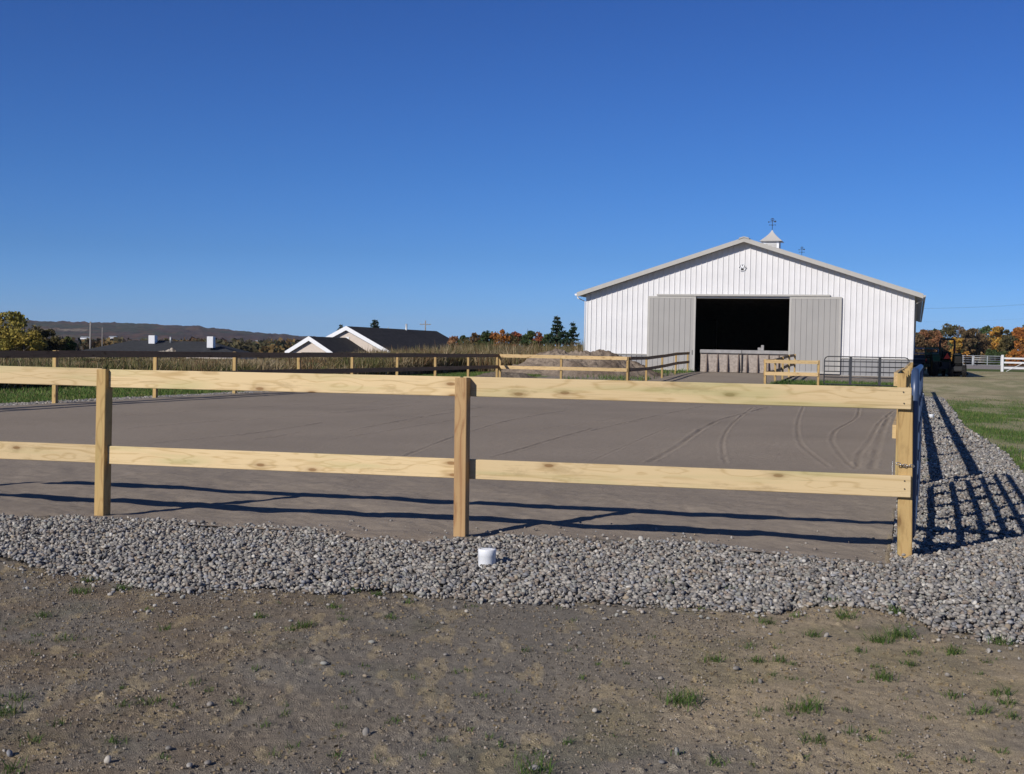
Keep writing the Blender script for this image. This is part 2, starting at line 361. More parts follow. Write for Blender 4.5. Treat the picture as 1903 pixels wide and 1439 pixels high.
C = np.where((lawn > .5)[:, None], lc, C)
drive = (t_ > 2) & (Y > 128 + 5 * (nC - .5)) & (Y < 196); C = np.where(drive[:, None], np.array([.30, .27, .25]), C)
gband = (t_ > 2) & (Y > 104) & (Y <= 128); C = np.where(gband[:, None], np.array([.10, .13, .04]), C)
far_r = (t_ > 2) & (Y >= 196); C = np.where(far_r[:, None], np.array([.11, .08, .04]), C)
lft = (t_ < T_L - .1) & (s_ > 8.5)
lc = gcol * 1.0 + (scol * .75 - gcol) * (sm(.42, .62, nC * .5 + nB * .5) * .6)[:, None]
lc = lc + (np.array([.10, .09, .04]) - lc) * sm(-21, -23, t_)[:, None]
C = np.where(lft[:, None], lc, C)
bk = (s_ > S_B + .3) & (t_ <= -1) & (s_ < 72) & (t_ > T_L); C = np.where(bk[:, None], np.array([.27, .23, .19]) * (0.8 + .5 * nB[:, None]), C)
gp = bk & (t_ > -5.6 + .8 * (nB - .5)) & (s_ < 57 + 5 * (nA - .5)) & (nB > .42); C = np.where(gp[:, None], np.array([.07, .13, .03]), C)
C = np.where((gm | gl)[:, None], np.array([.085, .078, .070]), C)
nr, nc = Rr.shape; idx = np.arange(nr * nc).reshape(nr, nc)
Fq = np.stack([idx[:-1, :-1], idx[:-1, 1:], idx[1:, 1:], idx[1:, :-1]], -1).reshape(-1, 4)[:, ::-1]
ground = link('ground', np_mesh('ground', np.stack([X, Y, Zc], 1), Fq, np.clip(C, 0, 1)), M['ground']); tag(ground, kind='structure')

# ------------------------------------------------------------------ arena footing with its wheel tracks
TR = [  # (half width m, depth m, [(px, py)...])
 (.07, .018, [(1207,862),(1258,833),(1305,799),(1340,781),(1384,769),(1430,757)]), (.045, .014, [(1349,865),(1343,843),(1344,818),(1355,796),(1374,777),(1400,758)]),
 (.055, .013, [(1542,874),(1510,849),(1488,827),(1482,802),(1485,777),(1494,755)]), (.055, .013, [(1589,878),(1567,856),(1551,833),(1546,818),(1557,799),(1592,777),(1597,758)]),
 (.06, .015, [(1592,878),(1598,849),(1617,821),(1636,786),(1661,764)]), (.08, .016, [(1620,878),(1630,837),(1640,802),(1652,775)]),
 (.05, .014, [(1100,802),(1204,777),(1308,755)]), (.04, .010, [(1100,859),(1179,824),(1242,796)]), (.06, .020, [(914,851),(969,836),(1036,816),(1100,798)]),
 (.05, .016, [(740,852),(810,825),(871,804),(963,779),(1052,764)]), (.05, .018, [(640,803),(700,791),(840,767),(900,757)]), (.04, .014, [(620,815),(700,804),(822,785),(900,772)]),
 (.05, .018, [(211,828),(330,817),(480,803),(600,786)]), (.04, .015, [(380,826),(500,812),(560,802)]), (.05, .014, [(560,757),(690,748),(800,740)]), (.05, .014, [(620,768),(760,755)]),
 (.04, .012, [(1100,920),(1226,914),(1321,906)]), (.04, .012, [(560,930),(700,915),(822,905)]), (.04, .012, [(871,914),(975,905),(1100,897)]),
 (.05, .016, [(210,773),(400,763),(560,752)]), (.05, .016, [(240,795),(400,783),(560,774),(700,762)]), (.04, .012, [(0,790),(120,784),(210,780)]), (.04, .014, [(210,880),(330,872),(430,864)]),
 (.035, .010, [(1290,905),(1360,893),(1440,888),(1500,890)])]
_rg = np.random.default_rng(21)
for _k in range(26):
    _x = _rg.uniform(150, 1500); _y = _rg.uniform(748, 900); _l = _rg.uniform(140, 420); _sl = -_rg.uniform(.10, .26) * (1 if _x < 1100 else .6)
    TR.append((_rg.uniform(.025, .045), _rg.uniform(.007, .013), [(_x, _y), (_x + _l * .5, _y + _sl * _l * .5 + _rg.uniform(-4, 4)), (_x + _l, max(745, _y + _sl * _l * .75))]))
def arena_grid(t0, t1, nt_, s0f, s1, ds0, g, mx):
    ts = np.linspace(t0, t1, nt_); v = [0.0]; d = ds0
    while v[-1] < s1 - 7.5: v.append(v[-1] + d); d = min(d * g, mx)
    v = np.array(v) / v[-1]
    st = s0f(ts); S = st[None, :] + v[:, None] * (s1 - st[None, :]); T = np.repeat(ts[None, :], len(v), 0)
    return T.ravel(), S.ravel(), len(v), nt_
def s_start(ts):
    # pebble edge in yard coordinates
    pts = [G(x, y) for x, y in zip(TOPX, TOPY)]; tt = np.array([TS(p.x, p.y) for p in pts]); o = np.argsort(tt[:, 0])
    return np.interp(ts, tt[o, 0], tt[o, 1]) - .14
def footing(T, S, nv, nt_, tracks):
    X = T * CT + S * ST; Y = -T * ST + S * CT; Z = zg(X, Y) + .006
    nf = 1 - sm(10.3, 13, S)
    Z += nf * (.055 * (fbm(X * 1.6, Y * 1.6, 3) - .5) + .02 * (fbm(X * 6, Y * 6, 3) - .5)) + .012 * (fbm(X * .7, Y * .7, 3) - .5) + .006 * (fbm(X * 18, Y * 18, 2) - .5) * (1 - sm(14, 25, S))
    edge = np.exp(-np.minimum(np.abs(T - T_L), np.abs(S - S_B) + 9) * 2.0); Z += .05 * edge
    c = np.array([.295, .247, .198]) * (0.88 + .26 * fbm(X * .5, Y * .5, 4))[:, None]
    rub = sm(.2, -.9, T - T_R + .0) ; c += (np.array([.33, .28, .22]) - c) * ((1 - rub) * .8)[:, None]
    if tracks:
        for hw, dep, pl in TR:
            hw *= .62
            P = [TS(*G(a, b).xy) for a, b in pl]
            P = np.array(P); q = []
            for i in range(len(P) - 1):
                p0 = P[max(i - 1, 0)]; p1 = P[i]; p2 = P[i + 1]; p3 = P[min(i + 2, len(P) - 1)]
                for k in np.linspace(0, 1, 7)[:-1]:
                    q.append(.5 * ((2 * p1) + (-p0 + p2) * k + (2 * p0 - 5 * p1 + 4 * p2 - p3) * k * k + (-p0 + 3 * p1 - 3 * p2 + p3) * k ** 3))
            q.append(P[-1]); q = np.array(q)
            bb = (T > q[:, 0].min() - .5) & (T < q[:, 0].max() + .5) & (S > q[:, 1].min() - .5) & (S < q[:, 1].max() + .5)
            ii = np.where(bb)[0]; dd = np.full(len(ii), 9.0); al = np.zeros(len(ii))
            L = 0
            for a, b in zip(q[:-1], q[1:]):
                ab = b - a; l2 = (ab ** 2).sum() + 1e-9
                k = np.clip(((T[ii] - a[0]) * ab[0] + (S[ii] - a[1]) * ab[1]) / l2, 0, 1)
                d_ = np.hypot(T[ii] - a[0] - k * ab[0], S[ii] - a[1] - k * ab[1])
                dd = np.minimum(dd, d_)
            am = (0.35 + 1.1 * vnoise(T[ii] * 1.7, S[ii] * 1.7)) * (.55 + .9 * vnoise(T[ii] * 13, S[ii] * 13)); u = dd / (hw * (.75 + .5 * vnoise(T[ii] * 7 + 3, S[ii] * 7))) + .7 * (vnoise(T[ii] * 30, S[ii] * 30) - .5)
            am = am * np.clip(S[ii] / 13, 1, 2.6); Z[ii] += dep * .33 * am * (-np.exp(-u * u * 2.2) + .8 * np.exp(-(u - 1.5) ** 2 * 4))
            c[ii] *= (1 + .06 * np.exp(-(u - 1.4) ** 2 * 2) * am - .05 * np.exp(-u * u * 1.6) * am)[:, None]  # shade in the grooves painted into the sand colour; lips paler with disturbed sand
    idx = np.arange(nv * nt_).reshape(nv, nt_)
    Fq = np.stack([idx[:-1, :-1], idx[:-1, 1:], idx[1:, 1:], idx[1:, :-1]], -1).reshape(-1, 4)
    return np.stack([X, Y, Z], 1), Fq, c
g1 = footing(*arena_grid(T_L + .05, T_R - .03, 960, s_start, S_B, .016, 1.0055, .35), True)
g2 = footing(*arena_grid(-11.75, -6.0, 60, lambda t: t * 0 + S_B - .01, 71.2, .3, 1.0, .3), False)
Vs = np.concatenate([g1[0], g2[0]]); Fs = np.concatenate([g1[1], g2[1] + len(g1[0])]); Cs = np.concatenate([g1[2], g2[2]])
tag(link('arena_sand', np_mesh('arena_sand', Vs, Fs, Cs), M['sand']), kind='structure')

# ------------------------------------------------------------------ stones
def ico(sub):
    bm = bmesh.new(); bmesh.ops.create_icosphere(bm, subdivisions=sub, radius=1)
    v = np.array([p.co[:] for p in bm.verts]); f = np.array([[q.index for q in p.verts] for p in bm.faces]); bm.free(); return v, f
def rots(n):
    q = RNG.normal(size=(n, 4)); q /= np.linalg.norm(q, axis=1)[:, None]; w_, x, y, z = q.T
    return np.stack([1-2*(y*y+z*z), 2*(x*y-z*w_), 2*(x*z+y*w_), 2*(x*y+z*w_), 1-2*(x*x+z*z), 2*(y*z-x*w_), 2*(x*z-y*w_), 2*(y*z+x*w_), 1-2*(x*x+y*y)], 1).reshape(n, 3, 3)
PAL = np.array([[.30,.28,.26],[.36,.34,.32],[.24,.235,.24],[.42,.39,.35],[.27,.23,.20],[.37,.34,.31],[.20,.19,.185],[.33,.335,.36],[.50,.48,.45],[.34,.28,.24],[.29,.29,.27],[.40,.33,.25]]) * np.array([.86, .855, .83]) * RNG.uniform(.8, 1.15, (12, 1))
PW_ = np.array([5,4,4,3,3,2.5,3,2.2,.9,1.3,3,.8]); PW_ = PW_ / PW_.sum()
def stones(name, P, rad_, sub, flat=.62, mat='stone', pal=PAL, pw=PW_, lift=.35, jit=.10):
    n = len(P); bv, bf = ico(sub); m = len(bv)
    sc_ = np.stack([RNG.uniform(.85, 1.35, n), RNG.uniform(.7, 1.05, n), RNG.uniform(flat * .75, flat * 1.25, n)], 1) * rad_[:, None]
    lump = 1 + RNG.uniform(-jit, jit, (n, m))
    v = bv[None] * lump[..., None] * sc_[:, None, :]
    tilt = rots(n); k = RNG.random(n)[:, None, None] < .55
    a = RNG.random(n) * 6.283; rz = np.zeros((n, 3, 3)); rz[:, 0, 0] = np.cos(a); rz[:, 0, 1] = -np.sin(a); rz[:, 1, 0] = np.sin(a); rz[:, 1, 1] = np.cos(a); rz[:, 2, 2] = 1
    ma = np.where(k, rz, tilt); v = np.einsum('nij,nmj->nmi', ma, v)
    v = v + P[:, None, :]; v[..., 2] += (rad_ * lift)[:, None]
    f = bf[None] + (np.arange(n) * m)[:, None, None]
    c = pal[RNG.choice(len(pal), n, p=pw)] * RNG.uniform(.82, 1.16, (n, 1)); c = np.repeat(c, m, 0)
    return link(name, np_mesh(name, v.reshape(-1, 3), f.reshape(-1, 3), np.clip(c, 0, 1)), M[mat])
def rnd_ts(n, t0, t1, s0, s1):
    t = RNG.uniform(t0, t1, n); s = RNG.uniform(s0, s1, n); return t * CT + s * ST, -t * ST + s * CT
def relz(X, Y):
    dist = np.hypot(X, Y); near = 1 - sm(9, 22, dist)
    return zg(X, Y) + near * (0.030 * (fbm(X * .9, Y * .9, 3) - .5) + 0.012 * (fbm(X * 5, Y * 5, 3) - .5))
ps, rs = [], []
for (n, t0, t1, s0, s1, r0, r1) in ((260000, -9.5, 5.5, 5.6, 10, .0058, .0155), (80000, -.2, 3.2, 8.5, 20, .010, .021), (34000, -.2, 5, 20, 45, .020, .034)):
    x, y = rnd_ts(n, t0, t1, s0, s1); m, _ = gravel_mask(x, y); t, s = TS(x, y)
    if s0 == 8.5: m &= (s > 10)
    if s0 == 5.6: m &= (s <= 10)
    x, y = x[m], y[m]; r = r0 + (r1 - r0) * RNG.random(len(x)) ** 2.1 * 1.15
    ps.append(np.stack([x, y, relz(x, y) - .010 + .045 * (fbm(x * 1.6 + 3, y * 1.6, 3) - .45) * (1 - sm(12, 20, y)) + RNG.random(len(x)) * r * 1.5], 1)); rs.append(r)
big = np.concatenate(ps[:1]); bigr = np.concatenate(rs[:1])
print('stones', [len(p) for p in ps])
px_, py_, dp_ = project(big); vis = (px_ > -150) & (px_ < 2080); big, bigr = big[vis], bigr[vis]
tag(stones('pebbles', big, bigr, 2, jit=.15), 'rounded grey and brown river pebbles in a wide band in front of the board fence', 'pebbles', kind='stuff')
tag(stones('pebbles', np.concatenate(ps[1:]), np.concatenate(rs[1:]), 1), 'grey river pebbles in the strip running back beside the blue gate', 'pebbles', kind='stuff')
x, y = rnd_ts(30000, T_L - 1.1, T_L + .1, 14, 47); _, gl2 = gravel_mask(x, y); x, y = x[gl2], y[gl2]
r = RNG.uniform(.02, .042, len(x)); tag(stones('pebbles', np.stack([x, y, zg(x, y) + .01], 1), r, 1), 'pale pebbles along the foot of the far left board fence', 'pebbles', kind='stuff')
# loose grit on the trodden soil
PALG = np.array([[.22,.19,.155],[.28,.245,.205],[.18,.15,.12],[.36,.33,.29],[.25,.19,.13],[.12,.10,.08]]); PG = np.array([4,2.5,4,.6,3,2]); PG = PG / PG.sum()
x = RNG.uniform(-3.6, 3.6, 110000); y = RNG.uniform(3.3, 7.6, 110000); m, _ = gravel_mask(x, y)
keep = ~m & (fbm(x * 1.4 + 5, y * 1.4, 3) + RNG.random(len(x)) * .35 + .12 * np.exp(-(x - .3) ** 2) > .66); x, y = x[keep], y[keep]
r = .0012 + .0052 * RNG.random(len(x)) ** 5
tag(stones('grit', np.stack([x, y, relz(x, y) + .004], 1), r, 1, .8, pal=PALG, pw=PG, lift=.1, jit=.25), 'fine grit and crumbs of soil over the bare ground', 'grit', kind='stuff')
# stray stones spilled around the band and in the footing
x = RNG.uniform(-4, 4.5, 15000); y = RNG.uniform(3.6, 9.5, 15000); P0 = np.stack([x, y, x * 0], 1); a, b, _ = project(P0)
dl = b - np.interp(a, BOTX, BOTY); du = np.interp(a, TOPX, TOPY) - b
pr = np.where(dl > 0, np.exp(-dl / 16) * 1.0 + .010, np.where(du > 0, np.exp(-du / 9) * .5 + .012, 0)); keep = RNG.random(len(x)) < pr; x, y = x[keep], y[keep]
tag(stones('pebbles', np.stack([x, y, relz(x, y) + .004], 1), RNG.uniform(.0045, .014, len(x)), 2), 'stray pebbles scattered on the soil beyond the edge of the band', 'pebbles', kind='stuff')
LS = [(1258,1407,.030,'pale round stone lying on the bare soil at lower right'), (200,1410,.026,'flat pale stone on the bare soil at lower left'), (18,1396,.026,'tan stone on the soil near the lower left corner'),
      (680,1363,.027,'smooth flat grey stone below the middle of the foreground'), (602,1239,.024,'purple grey flat stone on the soil left of the drain cap'), (828,1222,.018,'small pale stone on the soil below the drain cap'),
      (1230,1424,.022,'rough grey stone beside the pale round stone'), (993,1430,.024,'brown stone within the weed at the bottom edge')]
for a, b, r, lb in LS:
    p = G(a, b); z = float(relz(np.array([p.x]), np.array([p.y]))[0])
    o = stones('loose_stone', np.array([[0, 0, 0.]]), np.array([r * .62]), 3, .55, jit=.06); o.location = (p.x, p.y, z + .004); tag(o, lb, 'stone', 'loose stones on the foreground soil')

# ------------------------------------------------------------------ blades
def blades(name, P, h, wd, col, lean=.35, mat='blade', tipc=None, seg=2):
    n = len(P); a = RNG.random(n) * 6.283; dx, dy = np.cos(a), np.sin(a); b = RNG.random(n) * 6.283; ln = RNG.random(n) * lean * h
    lx, ly = np.cos(b) * ln, np.sin(b) * ln
    V = np.zeros((n, 5, 3)); w2 = wd / 2
    for i, sg in ((0, -1), (1, 1)): V[:, i, 0] = P[:, 0] + sg * dx * w2; V[:, i, 1] = P[:, 1] + sg * dy * w2; V[:, i, 2] = P[:, 2] - .005
    for i, sg in ((2, 1), (3, -1)): V[:, i, 0] = P[:, 0] + sg * dx * w2 * .8 + lx * .35; V[:, i, 1] = P[:, 1] + sg * dy * w2 * .8 + ly * .35; V[:, i, 2] = P[:, 2] + h * .55
    V[:, 4, 0] = P[:, 0] + lx; V[:, 4, 1] = P[:, 1] + ly; V[:, 4, 2] = P[:, 2] + h * (1 - .25 * (ln / (h + 1e-6)))
    base = (np.arange(n) * 5)[:, None]
    Fc = np.concatenate([base + np.array([0, 1, 2]), base + np.array([0, 2, 3]), base + np.array([3, 2, 4])])
    c = np.repeat(col, 5, 0).reshape(n, 5, 3)
    if tipc is not None: c[:, 4] = tipc; c[:, 2:4] = .5 * c[:, 2:4] + .5 * tipc[:, None]
    return link(name, np_mesh(name, V.reshape(-1, 3), Fc, np.clip(c.reshape(-1, 3), 0, 1), smooth=False), M[mat])
GREENS = np.array([[.09,.165,.035],[.12,.20,.045],[.07,.13,.035],[.16,.21,.06],[.22,.23,.08],[.32,.27,.13]])
def gcols(n, w_=(4,4,3,2,1,.5), pal=GREENS):
    w_ = np.array(w_, float); return pal[RNG.choice(len(pal), n, p=w_ / w_.sum())] * RNG.uniform(.75, 1.2, (n, 1))
# lawn to the right
x, y = rnd_ts(230000, .3, 17, 8.5, 46); px_, py_, dd_ = project(np.stack([x, y, x * 0], 1)); m, _ = gravel_mask(x, y)
pt = sm(.72, .36, fbm(x * 1.6, y * .8, 4)); t, s = TS(x, y)
keep = (px_ < 2150) & (py_ < np.interp(px_, RGX, RGY) - 2 + 6 * (vnoise(x * 3, y * 3) - .5)) & ~m & (px_ > 1710) & (RNG.random(len(x)) < (pt * .95 + .05) * (1 - .8 * sm(32, 44, s)))
x, y = x[keep], y[keep]; n = len(x); print('lawn', n)
tag(blades('grass', np.stack([x, y, relz(x, y)], 1), RNG.uniform(.025, .07, n), RNG.uniform(.006, .013, n), gcols(n), .8), 'short patchy green lawn right of the pebble strip', 'grass', kind='stuff')
# verge left of the arena
x, y = rnd_ts(150000, -24, T_L - .65, 17, 60); t, s = TS(x, y); keep = RNG.random(len(x)) < .25 + .75 * sm(.38, .55, fbm(x * .6, y * .6, 3)); x, y = x[keep], y[keep]; n = len(x)
tag(blades('grass', np.stack([x, y, zg(x, y)], 1), RNG.uniform(.04, .12, n), RNG.uniform(.012, .022, n), gcols(n, (4,4,3,3,2,1)), .7), 'green grass verge behind the far left board fence', 'grass', kind='stuff')
# tufts by the barn
x, y = rnd_ts(9000, -5.7, -.4, 50.3, 57); x2, y2 = rnd_ts(3500, -15, -11.7, 52, 69); x = np.r_[x, x2[fbm(x2 * .8, y2 * .8) > .5]]; y = np.r_[y, y2[fbm(x2 * .8, y2 * .8) > .5]]; n = len(x)
tag(blades('grass', np.stack([x, y, zg(x, y)], 1), RNG.uniform(.08, .28, n), RNG.uniform(.02, .035, n), gcols(n), .6), 'green grass patch behind the far gate by the barn', 'grass', kind='stuff')
# tufts on the foreground soil
TF = [(1265,1312,.10,70),(1496,1330,.085,60),(1510,1190,.05,35),(1570,1155,.07,60),(1635,1200,.07,70),(1672,1190,.08,80),(1664,1146,.06,60),(1548,1128,.06,50),(1325,1235,.05,35),(1405,1238,.05,35),
      (1450,1240,.045,30),(1395,1212,.04,20),(1640,1270,.06,45),(1770,1220,.06,50),(1860,1205,.06,45),(1690,1245,.045,30),(1770,1305,.04,25),(1855,1300,.06,40),(1872,1320,.05,35),(1830,1335,.045,30),(1512,1385,.05,30),
      (1335,1425,.045,20),(1425,1165,.05,40),(1240,1088,.05,50),(1880,1345,.04,25),(1615,1385,.035,20),(1700,1220,.04,25),(1595,1220,.04,20),(225,1090,.05,50),(150,1095,.06,60),(165,1075,.05,50),(80,1140,.05,30),(120,1182,.05,25),
      (480,1145,.05,30),(565,1165,.05,45),(545,1170,.04,30),(305,1165,.04,20),(230,1305,.04,14),(270,1300,.045,20),(292,1295,.035,10),(10,1318,.06,45),(40,1290,.05,25),(110,1340,.04,15),(215,1370,.05,18),(360,1268,.05,12),
      (440,1300,.04,14),(620,1130,.04,30),(700,1105,.04,50),(655,1100,.04,40),(760,1120,.04,20),(975,1215,.04,14),(1080,1265,.035,12),(725,1150,.04,25),(640,1155,.04,22),(720,1085,.05,20),(800,1085,.04,16),(990,1434,.09,40),(20,1425,.06,25),
      (1725,855,.09,60),(1722,885,.06,40),(820,1375,.04,12),(850,1250,.03,10),(1110,1240,.03,10),(540,1385,.04,12),(505,1400,.04,10),(60,1370,.04,18),(1480,1150,.04,20),(1360,1100,.04,18)]
for i in range(90): TF.append((RNG.uniform(0, 1903), RNG.uniform(1120, 1430), .03, int(RNG.uniform(4, 14))))
Ps, hs = [], []
for a, b, h, k in TF:
    p = G(a, b); k = int(k * 1.7); r = h * .55; q = RNG.normal(size=(k, 2)) * r * .75; xs = p.x + q[:, 0]; ys = p.y + q[:, 1]
    Ps.append(np.stack([xs, ys, relz(xs, ys)], 1)); hs.append(RNG.uniform(.3, 1.0, k) ** 1.3 * h)
Ps = np.concatenate(Ps); hs = np.concatenate(hs); n = len(Ps)
tag(blades('grass', Ps, hs, RNG.uniform(.002, .0042, n), gcols(n, (4,5,3,2,.6,.4)) * .85, 2.2), 'sparse green grass tufts sprouting from the bare soil', 'grass', kind='stuff')
# dead straw lying about
n = 5200; x = RNG.uniform(-3.2, 3.4, n); y = RNG.uniform(3.4, 7.2, n); m, _ = gravel_mask(x, y); k = ~m & (fbm(x * 1.7, y * 1.7) > .46); x, y = x[k], y[k]; n = len(x)
tag(blades('straw', np.stack([x, y, relz(x, y) + .003], 1), RNG.uniform(.004, .010, n), RNG.uniform(.018, .05, n) * .35, np.array([[.30, .235, .14]]) * RNG.uniform(.6, 1.25, (n, 1)), 3.0), 'dry straw bits strewn over the bare soil', 'straw', kind='stuff')

# ------------------------------------------------------------------ weedy field behind the left fence
PALB = np.array([[.20,.165,.095],[.26,.22,.14],[.14,.125,.06],[.10,.11,.045],[.16,.10,.055],[.085,.10,.04],[.30,.26,.18]])
x, y = rnd_ts(420000, -60, -18.5, 50, 112); x2, y2 = rnd_ts(150000, -34, -22.8, 22, 62); x = np.r_[x, x2]; y = np.r_[y, y2]; t, s = TS(x, y)
px_, py_, _ = project(np.stack([x, y, x * 0], 1))
nz = fbm(x / 4, y / 4, 4); front = (t + 22.8 - 2 * (nz - .5)) < np.where(s < 62, 0, 5)
keep = front & (px_ > -150) & (px_ < 1150) & (RNG.random(len(x)) < sm(.30, .5, nz) * .8 + .2) & ~((s > 69) & (t > -19.2)); x, y, nz = x[keep], y[keep], nz[keep]; n = len(x); print('brush', n)
t, s = TS(x, y)
hh = RNG.uniform(.3, 1.15, n) * (0.42 + 1.55 * nz) * (.75 + .5 * fbm(x / 1.3, y / 1.3, 2)) * (1 - .5 * sm(-25, -34, t)) * (.55 + .45 * sm(46, 60, s)) * (1 - .35 * sm(-33, -40, t)); clumpc = np.clip((fbm(x / 2.3 + 50, y / 2.3, 3) - .3) / .4, 0, .999)
ci = (clumpc * 7).astype(int); order = np.array([5, 3, 2, 0, 4, 1, 6]); c = PALB[order[ci]] * RNG.uniform(.7, 1.2, (n, 1))
rc = PALB[RNG.integers(0, 7, n)]; k = RNG.random(n) < .45; c[k] = rc[k]
tag(blades('weeds', np.stack([x, y, zg(x, y)], 1), hh, RNG.uniform(.02, .06, n), c * np.array([1.12, 1.02, .95]), .9, tipc=c * np.array([1.5, 1.38, 1.2])), 'tall dry weeds and goldenrod filling the field behind the left fence', 'weeds', kind='stuff')

# shrubby clumps among the weeds
rg = np.random.default_rng(9); nb = 520; tt_ = rg.uniform(-52, -19.5, nb); ss_ = np.where(rg.random(nb) < .45, rg.uniform(24, 62, nb), rg.uniform(56, 104, nb))
k = (tt_ < -23.2 - .02 * np.maximum(60 - ss_, 0)) & ~((ss_ > 68) & (tt_ > -20.5)); tt_, ss_ = tt_[k], ss_[k]; nb = len(tt_); bx_ = tt_ * CT + ss_ * ST; by_ = -tt_ * ST + ss_ * CT
rr_ = rg.uniform(.3, 1.0, nb) * (1 - .45 * sm(-28, -36, tt_)) * (.6 + .4 * sm(46, 60, ss_)); nl = 220; q = rg.normal(size=(nb, nl, 3)); q /= np.linalg.norm(q, axis=2)[..., None]
P = np.stack([bx_, by_, zg(bx_, by_) + rr_ * .45], 1)[:, None] + q * (rr_[:, None, None] * rg.uniform(.35, 1.05, (nb, nl, 1)) * np.array([1.25, 1.25, .62])); P = P.reshape(-1, 3); n = len(P)
e_ = rg.normal(size=(n, 2, 3)); e_ /= np.linalg.norm(e_, axis=2)[..., None]; sz = rg.uniform(.03, .09, (n, 1)); V = np.stack([P - e_[:, 0] * sz, P + e_[:, 1] * sz, P + e_[:, 0] * sz, P - e_[:, 1] * sz], 1)
pc = np.array([(.07,.09,.035),(.11,.12,.05),(.16,.13,.06),(.20,.16,.08),(.15,.09,.05),(.06,.075,.03)])[rg.integers(0, 6, nb)]; c = np.repeat(pc, nl, 0) * rg.uniform(.7, 1.5, (n, 1))
tag(link('undergrowth', np_mesh('undergrowth', V.reshape(-1, 3), np.arange(n * 4).reshape(n, 4), np.repeat(c, 4, 0), False), M['leaf']), 'low leafy clumps mixed into the weedy field', 'undergrowth', kind='stuff')

# ------------------------------------------------------------------ trees
PLT = {'olive': [(.24,.20,.045),(.30,.23,.05),(.15,.15,.04),(.34,.26,.06)], 'green': [(.045,.075,.025),(.06,.095,.03),(.03,.05,.02),(.09,.10,.035)], 'orange': [(.36,.14,.03),(.28,.10,.03),(.42,.20,.04),(.18,.09,.03)],
       'red': [(.30,.075,.035),(.22,.06,.03),(.34,.12,.05),(.15,.06,.03)], 'rust': [(.26,.12,.06),(.20,.10,.05),(.30,.16,.08),(.14,.09,.04)], 'yellow': [(.42,.27,.05),(.34,.20,.04),(.26,.18,.05),(.48,.24,.05)],
       'brown': [(.16,.105,.055),(.12,.085,.045),(.20,.13,.06),(.09,.075,.04)], 'bare': [(.14,.12,.11),(.11,.09,.09),(.16,.13,.11)], 'dull': [(.085,.075,.03),(.06,.06,.03),(.11,.09,.04),(.13,.10,.035)]}
def tree(name, label, base, h, wd, kind, leaf=.34, n=1500, trunk=.25, seed=0, group=None, gap=1.0, low=.12):
    rg = np.random.default_rng(seed + 100); root = empty(name, base)
    tag(root, label, 'tree', group)
    nb = int(rg.integers(20, 30)); cz = rg.uniform(low, .95, nb); rr = np.sqrt(np.clip(1 - ((cz - .48) / .56) ** 2, .05, 1)); a = rg.random(nb) * 6.283; k = rg.uniform(.15, .78, nb)
    cc = np.stack([np.cos(a) * rr * k * wd / 2, np.sin(a) * rr * k * wd / 2, cz * h * .9], 1); br = rg.uniform(.13, .26, nb) * min(wd, h) * (1.15 - .45 * cz)
    b = rg.integers(0, nb, n); d = rg.normal(size=(n, 3)); d /= np.linalg.norm(d, axis=1)[:, None]; rad_ = br[b] * rg.uniform(.35, 1.12, n) ** .6
    P = cc[b] + d * rad_[:, None] * np.array([1, 1, .8]); P[:, 2] = np.maximum(P[:, 2], h * .04)
    q = rg.normal(size=(n, 2, 3)); q /= np.linalg.norm(q, axis=2)[..., None]; s_ = leaf * rg.uniform(.5, 1.3, n)[:, None]
    V = np.stack([P - q[:, 0] * s_ * .5, P + q[:, 1] * s_ * .5, P + q[:, 0] * s_ * .55, P - q[:, 1] * s_ * .5], 1)
    pal = np.array(PLT[kind]); cb = pal[rg.integers(0, len(pal), nb)]; c = cb[b] * .6 + pal[rg.integers(0, len(pal), n)] * .4; c = c * rg.uniform(.9, 1.6, (n, 1))
    link('crown', np_mesh('crown', V.reshape(-1, 3), np.arange(n * 4).reshape(n, 4), np.repeat(c, 4, 0), False), M['leaf'], root)
    mb = MB(); mb.tube([(0, 0, -.4), (.03 * h * .2, 0, h * .3), (0, .02 * h, h * .6), (0, 0, h * .88)], [trunk, trunk * .8, trunk * .5, trunk * .15], 7)
    for i in range(min(nb, 9)):
        z0 = max(.15, cz[i] - .25) * h; mb.tube([(0, 0, z0), tuple(cc[i] * np.array([.5, .5, 1]) * np.array([1, 1, .85]) + np.array([0, 0, .15 * z0])), tuple(cc[i])], [trunk * .35, trunk * .22, trunk * .07], 5)
    mb.build('trunk', M['bark'], root); return root
